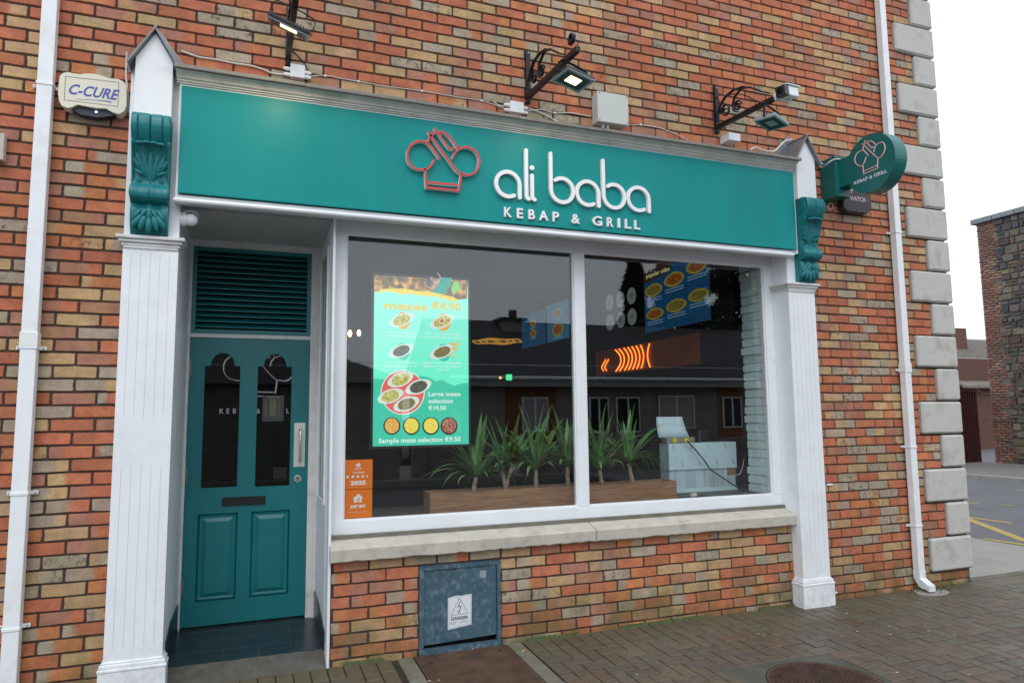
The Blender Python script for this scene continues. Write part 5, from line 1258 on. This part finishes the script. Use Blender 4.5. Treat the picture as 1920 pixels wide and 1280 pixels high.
m = M(); house(m, .698, 1.178, .026); text(m, 'JUST EAT', .672, .724, 1.150, mp, h=.0075, d=.0004, bold=.03); text(m, 'Top Rated', .660, .737, 1.126, mp, h=.0095, d=.0004, bold=.04)
for k in range(5):
    cx, cz = .630+k*.033, 1.103; P = [(cx+(.0135 if i % 2 == 0 else .0058)*math.sin(i*math.pi/5), cz+(.0135 if i % 2 == 0 else .0058)*math.cos(i*math.pi/5)) for i in range(10)]
    if k == 4: P = [p for p in P if p[0] <= cx+.001]
    V, Fs = plate(P, [], .0004); m.add([mp(*v) for v in V], Fs)
text(m, '2025', .648, .748, 1.050, mp, h=.026, d=.0004, bold=.05); m.build('sticker_print', STWH, st1)
m = M(); house(m, .698, .960, .050); text(m, 'JUST EAT', .648, .748, .900, mp, h=.019, d=.0004, bold=.05, shear=.1); text(m, 'Order via the app today', .634, .762, .870, mp, h=.007, d=.0004); m.build('sticker_print', STWH, st2)
# right side of the interior: counter wall, header, menu boards
WX = 4.32
cw = empty('counter_front', (WX+.2, 3.0, 0), label='dark counter front with an orange header panel with painted-in neon glow and curved neon tubes', cat='counter')
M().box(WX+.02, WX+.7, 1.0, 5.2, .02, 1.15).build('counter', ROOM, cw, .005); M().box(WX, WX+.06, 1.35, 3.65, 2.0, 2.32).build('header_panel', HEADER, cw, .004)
M().box(WX+.001, WX+.05, 3.66, 8.4, 2.0, 2.32).build('header_panel', ROOM, cw, .004); M().box(WX+.001, WX+.05, .6, 1.345, 2.0, 2.32).build('header_panel', ROOM, cw, .004); M().box(WX+.08, WX+.1, .90, 8.4, 2.34, 3.3).build('wall_panel', ROOM, cw)  # header stays dark beyond the stretch coloured as neon glow
for k in range(8):
    y = 2.35+.085*k+(0.0 if k < 6 else .02); rr = .35+.10*k; pts = []
    for q in range(9):
        f = -1+q/4; pts.append((WX-.012, y+(.10*(f*f))*(-1 if k < 1 else 1)*(.5+k*.12)-.02, 2.16+.135*f))
    M().tube(pts, .0075, 6).build('neon_tube', NEON, cw, smooth=True)
for q in (3.32, 3.40): M().tube([(WX-.012, q+.05*math.sin(a), 2.05+.03*a) for a in [k*.7 for k in range(8)]], .006, 6).build('neon_tube', NEON, cw, smooth=True)
EB = emat('menu_board_blue', (.004, .034, .085), .8); EB2 = emat('menu_board_light_blue', (.015, .075, .13), .8); EBR = emat('menu_board_brown', (.022, .010, .005), .9)
EFD = food('menu_food', (.03, .008, .003), (.10, .022, .004), (.13, .07, .01), 60); EFG = food('menu_food_green', (.02, .01, .003), (.08, .06, .01), (.06, .08, .02), 60); EWT = emat('menu_white', (.16, .24, .30), .9); EYL = emat('menu_yellow', (.13, .11, .02), .9); EYT = emat('menu_title', (.50, .46, .22), .9)
def board(y0, y1, z0, z1, lab, dishes, brown=None, txt=None, blue=EB):
    X = WX-.06; t = empty('menu_board', (X, (y0+y1)/2, z0), label=lab, cat='menu board', group='lit menu boards over the counter')
    M().box(X, X+.04, y0, y1, z0, z1).build('board_casing', BLACK, t, .003); M().box(X-.0015, X-.0002, y0+.01, y1-.01, z0+.01, z1-.01).build('board_face', blue, t)
    mb = lambda u, v, h: (X-.002-h, y1-u*(y1-y0), z0+v*(z1-z0))
    def lay(P, ma, n, h): V, Fs = plate(P, [], .0005); M().add([mb(v[0], v[1], v[2]+h) for v in V], Fs).build(n, ma, t)
    if brown: lay(brown, EBR, 'brown_banner', .0005)
    for (u, v, a, b_, fm) in dishes:
        lay([(u+a*1.12*math.copysign(abs(math.cos(q))**1.3, math.cos(q)), v+b_*1.15*math.sin(q)) for q in [k*.314 for k in range(20)]], EYL, 'flatbread', .001); lay([(u+a*.85*math.cos(q), v+b_*.75*math.sin(q)) for q in [k*.314 for k in range(20)]], fm, 'food', .002)
        m = M(); 
        for k in range(2): m.add([mb(*p) for p in ((u-a, v-b_-.035-k*.035, .001), (u+a, v-b_-.030-k*.035, .001), (u+a, v-b_-.022-k*.035, .001), (u-a, v-b_-.027-k*.035, .001))], [(0,1,2,3)])
        m.build('caption_lines', EWT, t, fixn=False)
    if txt:
        m = M(); text(m, txt[0], txt[1], txt[2], txt[3], lambda u, v, h: mb(u, v, h+.0025), h=txt[4], d=.0005, bold=.0); m.build('board_title', EYT, t)
    return t
board(1.05, 2.29, 2.40, 3.20, 'blue lit menu board titled popular sides, seen high in the right window pane', [(.17, .60, .13, .085, EFG), (.50, .66, .14, .09, EFD), (.83, .74, .13, .09, EFD), (.18, .26, .13, .075, EFD), (.52, .30, .14, .08, EFG), (.84, .36, .13, .075, EFG), (.84, .96, .12, .05, EFD)],
      brown=[(.005, .72), (.46, .80), (.46, .985), (.005, .985)], txt=('popular sides', .06, .44, .80, .06))
board(4.30, 5.10, 2.57, 3.15, 'light blue menu board deep in the shop next to the mullion', [(.5, .72, .16, .10, EFD), (.5, .30, .22, .16, EFD)], blue=EB2)
board(5.14, 6.15, 2.57, 3.12, 'dark blue menu board at the far end of the row, left of the mullion', [(.5, .70, .12, .09, EFD), (.5, .40, .12, .10, EFD)])
m = M()
ic = empty('icon_panel', (WX+.06, 2.9, 2.6), label='panel with six pale round icons behind the right window pane', cat='panel', )
for i in range(3):
    for j in range(2):
        yy, zz = 3.36-.28*i, 2.94-.26*j; M().add([(WX+.075, yy+.105*math.cos(k*.314), zz+.105*math.sin(k*.314)) for k in range(20)]+[(WX+.079, yy+.105*math.cos(k*.314), zz+.105*math.sin(k*.314)) for k in range(20)], [tuple(range(20)), tuple(range(39, 19, -1))]+[(k, (k+1) % 20, 20+(k+1) % 20, 20+k) for k in range(20)]).build('round_icon', emat('icon_white', (.09, .10, .10), .9), ic)
        M().ell((WX+.073, yy, zz), (0, .05, 0), (.002, 0, 0), (0, 0, .03)).build('icon_print', emat('icon_print', (.06, .07, .07), .8), ic)
# pendant bulbs, ring lamp, exit light
for (u, v, Y, lab) in ((656, 625, 2.2, 'left of two glowing warm filament bulbs at the left of the window'), (673, 624, 2.45, 'right of two glowing warm filament bulbs at the left of the window')):
    q = at(u, v, 'y', Y); t = empty('pendant_bulb', q, label=lab, cat='bulb', group='glowing pendant bulbs')
    M().ell(q, (.020, 0, 0), (0, .020, 0), (0, 0, .034), 14, 10).build('bulb', BULB, t, smooth=True); M().cyl(q+Vector((0, 0, .03)), q+Vector((0, 0, .07)), .014, 12).build('lamp_holder', BRASS, t)
    M().cyl(q+Vector((0, 0, .07)), (q.x, q.y, 3.30), .0025, 6).build('flex', BLACK, t)
q = at(932, 640, 'y', 5.0); rl = empty('ring_lamp', q, label='flat ring lamp glowing dull gold deep in the shop', cat='lamp')
for k, r0 in enumerate((.36, .27, .18)): M().tube([q+Vector((r0*math.cos(a), r0*math.sin(a), .01*math.sin(a*5+k))) for a in [i*.2618 for i in range(25)]], .010, 6).build('lit_ring', emat('gold_glow', (.42, .20, .03), .9), rl, smooth=True)
M().cyl(q, (q.x, q.y, 3.3), .008, 6).build('stem', BLACK, rl)
q = at(955, 707, 'y', 6.0); o = M().box(q.x-.05, q.x+.05, q.y, q.y+.03, q.z-.05, q.z+.05).build('exit_light', emat('exit_green', (.05, .75, .30), 1.2), None, .008); tag(o, 'small green light deep in the dark shop', 'light')
q = at(938, 708, 'y', 6.0); o = M().ell(q, (.022, 0, 0), (0, .02, 0), (0, 0, .022)).build('indicator_light', emat('indicator_orange', (1, .45, .1), 2), None, smooth=True); tag(o, 'tiny orange light left of the green light deep in the shop', 'light')
# things at the right end of the ledge
pb = empty('wrapped_cabinet', (3.8, .62, .81), label='low unit wrapped in pale blue film at the right end of the ledge', cat='cabinet')
M().box(3.42, 4.125, .60, .74, .809, .845).build('film_strip', FILM, pb, .003); M().box(3.425, 4.12, .61, .75, .8455, 1.005).build('ribbed_sheet', FILM2, pb, .003)
M().box(3.418, 4.128, .595, .745, 1.0055, 1.235).build('film_sheet', FILM, pb, .004)
M().box(4.03, 4.11, .604, .6095, .945, 1.0).build('wood_block', WOOD, pb)
m = M(); mp = mapY(.594)
for i in range(4):
    for (dx, z0, l) in ((0, 1.20, .035), (.08, 1.06, .045)): stroke(m, [(3.46+i*.18+dx, z0+l/2), (3.475+i*.18+dx, z0-l/2)], .004, .0005, mp)
    stroke(m, [(3.47+i*.16, 1.115), (3.49+i*.16, 1.117)], .003, .0005, mp)
m.build('printed_marks', INK, pb)
tb = empty('timber_offcut', (3.55, .62, 1.236), label='grey timber strip with two yellow stickers on top of the wrapped unit', cat='timber')
M().box(3.41, 3.70, .61, .70, 1.2365, 1.285).build('timber', mat('grey_timber', (.22, .22, .20), .8, var=.2), tb, .002)
for x in (3.47, 3.59): M().box(x, x+.045, .6065, .6095, 1.243, 1.280).build('yellow_sticker', mat('yellow_plastic', (.70, .52, .02), .5, var=.05), tb, .004)
rl2 = M(); V = []; n = 14
pr = [(3.36, 0), (3.42, .0), (3.49, -.01), (3.555, -.025), (3.60, -.035)]
rl2.add([(x+(.0 if z < 1.45 else -.02*0)-(.10*(1-f)*(x-3.36)/.24 if False else 0), .655+dy+.03*math.sin(f*2), z) for f, z in ((0, 1.2865), (.3, 1.34), (.6, 1.40), (1, 1.465)) for x, dy in [(p[0]*1.0+(.05*(1-f) if p[0] > 3.5 else 0), p[1]) for p in pr]], [(r*5+c, r*5+c+1, (r+1)*5+c+1, (r+1)*5+c) for r in range(3) for c in range(4)])
o = rl2.build('plastic_sheet', FILM, None, smooth=True, fixn=False); s_m = o.modifiers.new('thickness', 'SOLIDIFY'); s_m.thickness = .003; tag(o, 'curved pale blue plastic sheet standing on the timber strip', 'plastic sheet')
pk = M().cyl((3.80, .68, 1.2355), (3.80, .68, 1.34), .022, 14, .020).build('bottle', BLACK, None, .004); tag(pk, 'small black bottle standing on the wrapped unit', 'bottle')
P = [at(1288, 826, 'y', .56), at(1300, 838, 'y', .56), at(1320, 862, 'y', .55), at(1332, 880, 'y', .54), at(1350, 892, 'y', .52), at(1378, 910, 'y', .48), at(1396, 921, 'y', .44)]
tag(M().tube(P, .006, 8).build('cable', IRON, None, smooth=True), 'thick black cable hanging diagonally across the blue wrapped unit', 'cable')
P = [at(1345, 888, 'y', .56), at(1370, 893, 'y', .55), at(1388, 888, 'y', .54), at(1393, 872, 'y', .53), at(1395, 860, 'y', .52)]
tag(M().tube(P, .003, 6).build('cable', CABW, None, smooth=True), 'thin white cable looping by the painted brick pier', 'cable')
q = at(1300, 926, 'y', .30); o = M().ell((q.x, .30, .826), (.036, 0, 0), (0, .028, 0), (.008, 0, .020), 12, 8).build('pebble', mat('cream_stone', (.50, .48, .38), .8, var=.1, bump=.4), None, smooth=True); tag(o, 'pale cream stone lying on the window ledge', 'stone')

# ================================================================= BACKGROUND RIGHT
sw = empty('stone_wall', (19.7, 5, -.2), label='tall dark rubble stone gable wall with a toothed red brick corner', cat='wall')
SWX, SY1, SZT = 19.72, 9.16, 6.85
M().box(SWX+.03, SWX+.7, -12, SY1-.02, -.4, SZT).build('wall_core', mat('lime_mortar', (.17, .15, .125), .95, var=.2, vscale=3, bump=.6, bscale=30), sw)
V_, F_, A_, B_, U_ = [], [], [], [], []
def wallpiece(ya, yb, za, zb, tone, r, proud, ang=False, round_=.13):
    w_, h_ = yb-ya, zb-za; c = min(w_, h_)*round_; j = lambda: r.uniform(-1, 1)*min(w_, h_)*.06*(1 if ang else .2)
    ring = [(ya+c, za), (yb-c, za), (yb, za+c), (yb, zb-c), (yb-c, zb), (ya+c, zb), (ya, zb-c), (ya, za+c)]; ring = [(a+j(), b+j()) for a, b in ring]
    cy_, cz_ = (ya+yb)/2, (za+zb)/2; n = len(V_); e = 1-.02/min(w_, h_)
    for a, b in ring: V_.append((SWX+.031-19.7, a-5, b+.2))
    for a, b in ring: V_.append((SWX-proud-19.7, cy_+(a-cy_)*e-5, cz_+(b-cz_)*e+.2))
    F_.extend([(n+i, n+8+i, n+8+(i+1) % 8, n+(i+1) % 8) for i in range(8)]+[tuple(n+8+i for i in range(7, -1, -1))])
    A_.extend([(*tone, .5)]*16); B_.extend([(*jit(tone, r, .12), 0)]*16); U_.extend([((v-ya)/w_, 0, 0) for v in [p[0] for p in ring]*2])
z = -.3; row = 0
while z < SZT-.05:
    depth = (.40 if (row//3) % 2 else .60)+rnd.uniform(-.08, .10); y = SY1
    x0 = y-depth; k = 0; off = .12 if row % 2 else 0; yy = SY1
    while yy > x0+.05:
        l = .225 if not (yy == SY1 and row % 2) else .11
        wallpiece(max(x0-.05, yy-l+.012), yy, z+.006, z+.069, jit(rnd.choice(((.27, .125, .09), (.29, .14, .10), (.22, .125, .10), (.31, .19, .14))), rnd, .2), rnd, rnd.uniform(0, .012), round_=.1); yy -= l
    row += 1; z += .076
# rubble
stones = []
z = -.3; r2 = random.Random(21)
while z < SZT-.1:
    h = r2.uniform(.10, .25); h = min(h, SZT-z); y = SY1-.44-r2.uniform(0, .18)
    while y > -6:
        wd = r2.uniform(.12, .42); 
        if r2.random() < .30 and h > .17:
            a = z; 
            for q in range(2): wallpiece(y-wd+.02, y-.004, a+.012, a+h/2-.012, jit(r2.choice(((.085, .083, .082), (.12, .105, .085), (.16, .125, .085), (.07, .072, .08))), r2, .25), r2, r2.uniform(.005, .03), True); a += h/2
        else: wallpiece(y-wd+.02, y-.004, z+.012, z+h-.012, jit(r2.choice(((.12, .103, .10), (.12, .112, .10), (.15, .13, .105), (.075, .075, .078), (.20, .165, .11), (.12, .08, .07))), r2, .25), r2, r2.uniform(.005, .04), True)
        y -= wd
    z += h
o = bpy.data.objects.new('rubble_stones', attr_mesh('rubble_stones', V_, F_, A_, B_, U_, RUB)); col.objects.link(o); o.parent = sw; o['kind'] = 'stuff'
k = SY1+.10
while k > -6: M().box(SWX-.10, SWX+.75, k-.62, k-.01, SZT+.002, SZT+.15).build('coping_stone', LEAD, sw, .012); k -= .63
for (yv, zv) in ((7.75, 5.22), (7.65, 1.35), (7.70, 3.0)):
    t_ = M(); t_.box(SWX-.05, SWX-.032, yv-.15, yv+.15, zv-.16, zv+.16); 
    for q in range(5): t_.box(SWX-.062, SWX-.0505, yv-.14, yv+.14, zv-.14+q*.06, zv-.11+q*.06)
    t_.build('vent_grille', mat('pale_vent', (.36, .37, .37), .6, var=.05), sw)
m = M(); r3 = random.Random(5)
def vine(p, d, n, r0):
    pts = [p]
    for i in range(n):
        d = (d+Vector((0, r3.uniform(-.5, .5), r3.uniform(-.3, .45)))).normalized(); p = p+d*.16; p.x = SWX-.05; pts.append(p)
    m.tube(pts, r0, 4)
    return pts
for k in range(7):
    P = vine(Vector((SWX-.05, 8.1-k*.25, .0)), Vector((0, r3.uniform(-.3, .5), 1)).normalized(), 26, .012)
    for q in P[5::4]: vine(q, Vector((0, r3.choice((-1, 1)), .4)).normalized(), 8, .006)
m.build('bare_creeper', TWIG, sw)
gt = empty('yard_gate', (18.2, 9.5, -.2), label='tall dark maroon ribbed metal gate beside the stone wall', cat='gate')
M().box(16.6, 19.62, 9.46, 9.50, -.08, 2.02).build('gate_panel', GATE, gt)
for k in range(30): M().box(16.62+k*.10, 16.66+k*.10, 9.43, 9.4595, -.07, 2.01).build('gate_rib', GATE, gt)
M().box(16.5, 19.62, 9.42, 9.52, 2.022, 2.08).build('gate_rail', GATE, gt)
hs = empty('red_brick_house', (41, 27, -.2), label='red brick house with a brown tiled roof and chimney beyond the maroon gate', cat='house')
zr, ze = 5.75, 4.55
M().box(36, 50, 25, 31, -.3, 4.55).build('wall', REDBR, hs)
rf = M().prism([(24.6, 4.45), (28, 6.0), (31.4, 4.45), (31.4, 4.6), (28, 6.16), (24.6, 4.60)], 35.6, 50.4).build('roof', RTILE, hs)
m = M()
for k in range(11): f = k/11; m.box(35.6, 50.4, 24.6+3.4*f-.02, 24.6+3.4*f+.33, 4.60+1.56*f+.01, 4.60+1.56*f+.05)
for k in range(50): m.add([(35.7+k*.30+dx, y, z) for dx in (0, .12) for y, z in ((24.6, 4.66), (27.9, 6.18), (27.9, 6.21), (24.6, 4.70))], [(0,1,2,3), (7,6,5,4), (0,4,5,1), (2,6,7,3), (3,7,4,0)])
m.build('roof_tiles', RTILE, rf)['kind'] = 'stuff'
M().box(35.5, 50.5, 24.5, 24.62, 4.42, 4.56).build('gutter', PVC, hs)
ch = M().box(40.0, 41.9, 25.8, 26.8, 5.0, 6.55).build('chimney', REDBR, rf)
for x in (40.5, 41.3): M().cyl((x, 26.3, 6.551), (x, 26.3, 6.95), .13, 12, .11).build('chimney_pot', REDBR, rf)
# low outbuilding roof behind the gate
ob = empty('outbuilding', (25, 13, -.2), label='low red outbuilding with a stepped stone roof edge behind the gate', cat='outbuilding')
M().box(22, 34, 15, 18, -.3, 3.55).build('wall', REDBR, ob); M().prism([(14.7, 2.35), (16.4, 3.4), (16.4, 3.52), (14.7, 2.45)], 26.2, 34).build('roof', RTILE, ob)
tr = empty('bare_tree', (44, 33, -.2), label='bare winter tree with fine twigs behind the chimney', cat='tree')
r4 = random.Random(3); tm = M(); cm = M()
def branch(p, d, L, r0, dep, m):
    pts = [p]; 
    for i in range(4): d = (d+Vector((r4.uniform(-.16, .16), r4.uniform(-.16, .16), r4.uniform(-.05, .12)))).normalized(); p = p+d*L/4; pts.append(p)
    m.tube(pts, [r0*(1-.12*i) for i in range(5)], 5 if dep < 2 else 3, cap=False)
    if dep < 5:
        for k in range(3 if dep else 5):
            a = Vector((r4.uniform(-1, 1), r4.uniform(-1, 1), r4.uniform(.2, 1))).normalized(); branch(pts[r4.choice((2, 3, 4))] if k else pts[4], (d*.9+a*.8).normalized(), L*.68, r0*.55, dep+1, cm)
branch(Vector((44, 33, -.2)), Vector((0, 0, 1)), 3.6, .16, 0, tm)
tm.build('trunk', TWIG, tr); cm.build('crown', TWIG, tr)

# ================================================================= ACROSS THE STREET (seen reflected)
foot2 = M().box(-60, 60, -17.6, -12.6, -.31, -.10); tag(foot2.build('opposite_footway', CONC, bev=.02), kind='structure')
def opp(u, v, V): q = at(u, v, 'y', V); return (q.x, q.z)
VW = 18; YW = .23-VW
tc_ = empty('terraced_bungalows', (12, YW-2, -.1), label='low slate roofed terrace across the street, reflected in the shop window', cat='house')
X0, X1 = 6.5, 34
M().box(X0, X1, YW-7, YW, -.3, 2.75).build('wall', RENDER, tc_)
M().box(13.9+3.2, 17.3+.9, YW+.001, YW+.03, -.1, 2.5).build('brick_panel', mat('orange_brick_far', (.27, .10, .05), .9, var=.15), tc_)
M().box(8.3, 10.2, YW+.001, YW+.03, -.1, 2.5).build('brick_panel', mat('orange_brick_far2', (.20, .08, .045), .9, var=.15), tc_)
rf = M().prism([(YW+.45, 2.62), (YW-3.4, 5.05), (YW-7.4, 2.62), (YW-7.4, 2.75), (YW-3.4, 5.22), (YW+.45, 2.75)], X0-.3, X1).build('roof', SLATE, tc_)
M().box(X0-.3, X1, YW+.44, YW+.47, 2.45, 2.68).build('fascia_board', mat('grey_fascia', (.30, .30, .30), .6, var=.1), tc_); M().cyl((X0-.3, YW+.54, 2.74), (X1, YW+.54, 2.74), .06, 8).build('gutter', PVC, tc_)
M().cyl((-20, YW+3.5, 2.95), (X1, YW+3.5, 2.95), .012, 6).build('overhead_wire', PVC, tc_)
ca_, cb_ = opp(945, 625, 20.5)[0], opp(985, 625, 20.5)[0]
M().box(ca_, cb_, YW-3.6, YW-2.6, 4.3, 5.15).build('chimney', RENDER, rf); M().box(ca_-.12, cb_+.12, YW-3.7, YW-2.5, 5.151, 5.26).build('chimney_cap', SLATE, rf); M().cyl((ca_+.6, YW-3.1, 5.261), (ca_+.6, YW-3.1, 5.62), .16, 10).build('chimney_pot', REDBR, rf)
for (a, b, c, d) in ((8.9, 9.9, .9, 2.1), (11.5, 12.3, .8, 2.1), (12.6, 13.6, .8, 2.1), (14.4, 16.0, .9, 2.15), (17.3, 18.2, .9, 2.1)):
    M().box(a, b, YW+.031, YW+.07, c, d).build('window', PVC, tc_, .01)
    w0 = M(); w0.box(a+.06, (a+b)/2-.04, YW+.0705, YW+.075, c+.06, d-.06); w0.box((a+b)/2+.04, b-.06, YW+.0705, YW+.075, c+.06, d-.06); w0.build('pane', CURT if a in (8.9, 14.4) else BLACK, tc_)
dd = M().box(18.9, 19.8, YW+.031, YW+.07, -.1, 2.1).build('door', PVC, tc_); M().add([(19.35+x, y, 1.65+z) for y in (YW+.071, YW+.08) for x, z in ((0, -.22), (.13, 0), (0, .22), (-.13, 0))], [(3,2,1,0), (4,5,6,7), (0,1,5,4), (1,2,6,5), (2,3,7,6), (3,0,4,7)]).build('diamond_light', REDBR, dd)
h2 = empty('hipped_bungalow', (-3, -24, -.1), label='hip roofed bungalow further left across the street, seen only as a reflection', cat='house')
M().box(-6, 5.4, -30, -21, -.3, 2.7).build('wall', RENDER, h2); M().add([(-6.4, -20.6, 2.7), (5.8, -20.6, 2.7), (5.8, -30.4, 2.7), (-6.4, -30.4, 2.7), (-2, -25.5, 4.7), (1.6, -25.5, 4.7)], [(0,1,5,4), (1,2,5), (2,3,4,5), (3,0,4), (3,2,1,0)]).build('roof', SLATE, h2)
M().box(.6, 1.1, -25.2, -24.7, 4.3, 5.1).build('chimney', RENDER, h2)
def conifer(x, y, h, rad, lab, seed, n=5200):
    t = empty('conifer_tree', (x, y, -.2), label=lab, cat='tree', group='dark conifers across the street'); r = random.Random(seed)
    M().tube([(x, y, -.3), (x+.05, y, h*.5), (x, y, h*.97)], [.22, .13, .03], 8).build('trunk', TWIG, t)
    m = M()
    for k in range(n):
        f = r.random()**.8; z = .6+(h-.6)*f; lob = .75+.3*math.sin(z*3.1+seed)+.18*r.random(); R = rad*(1-f)**.75*lob+.12; a = r.uniform(0, 6.283); q = R*math.sqrt(r.uniform(.25, 1)); cx_, cy2 = x+q*math.cos(a), y+q*math.sin(a); s_ = r.uniform(.10, .26)
        d1 = Vector((math.cos(a), math.sin(a), r.uniform(-.5, .5)))*s_; d2 = Vector((-math.sin(a), math.cos(a), r.uniform(-.4, .4)))*s_*.6; p = Vector((cx_, cy2, z))
        m.add([p-d2, p+d1, p+d2, p+Vector((0, 0, s_))], [(0, 1, 2), (0, 2, 3)])
    m.build('crown', CONIF, t, fixn=False)
conifer(16.4, -22.5, 8.6, 1.5, 'narrow dark conifer reflected left of the popular sides board', 4); conifer(19.4, -23.5, 12.5, 3.3, 'big dark conifer reflected behind the popular sides board', 9, 11000); conifer(24.0, -24.5, 12.0, 3.8, 'broad dark conifer reflected at the right edge of the window', 13, 11000)
gw = empty('garden_wall', (10, -13.0, -.1), label='low rendered garden wall with piers across the street, reflected low in the window', cat='wall')
for x in range(-8, 34, 3):
    M().box(x+.36, x+2.66, -13.1, -12.95, -.12, .72).build('wall_panel', RENDER, gw, .01); M().box(x, x+.355, -13.2, -12.85, -.12, .95).build('pier', RENDER, gw, .01)
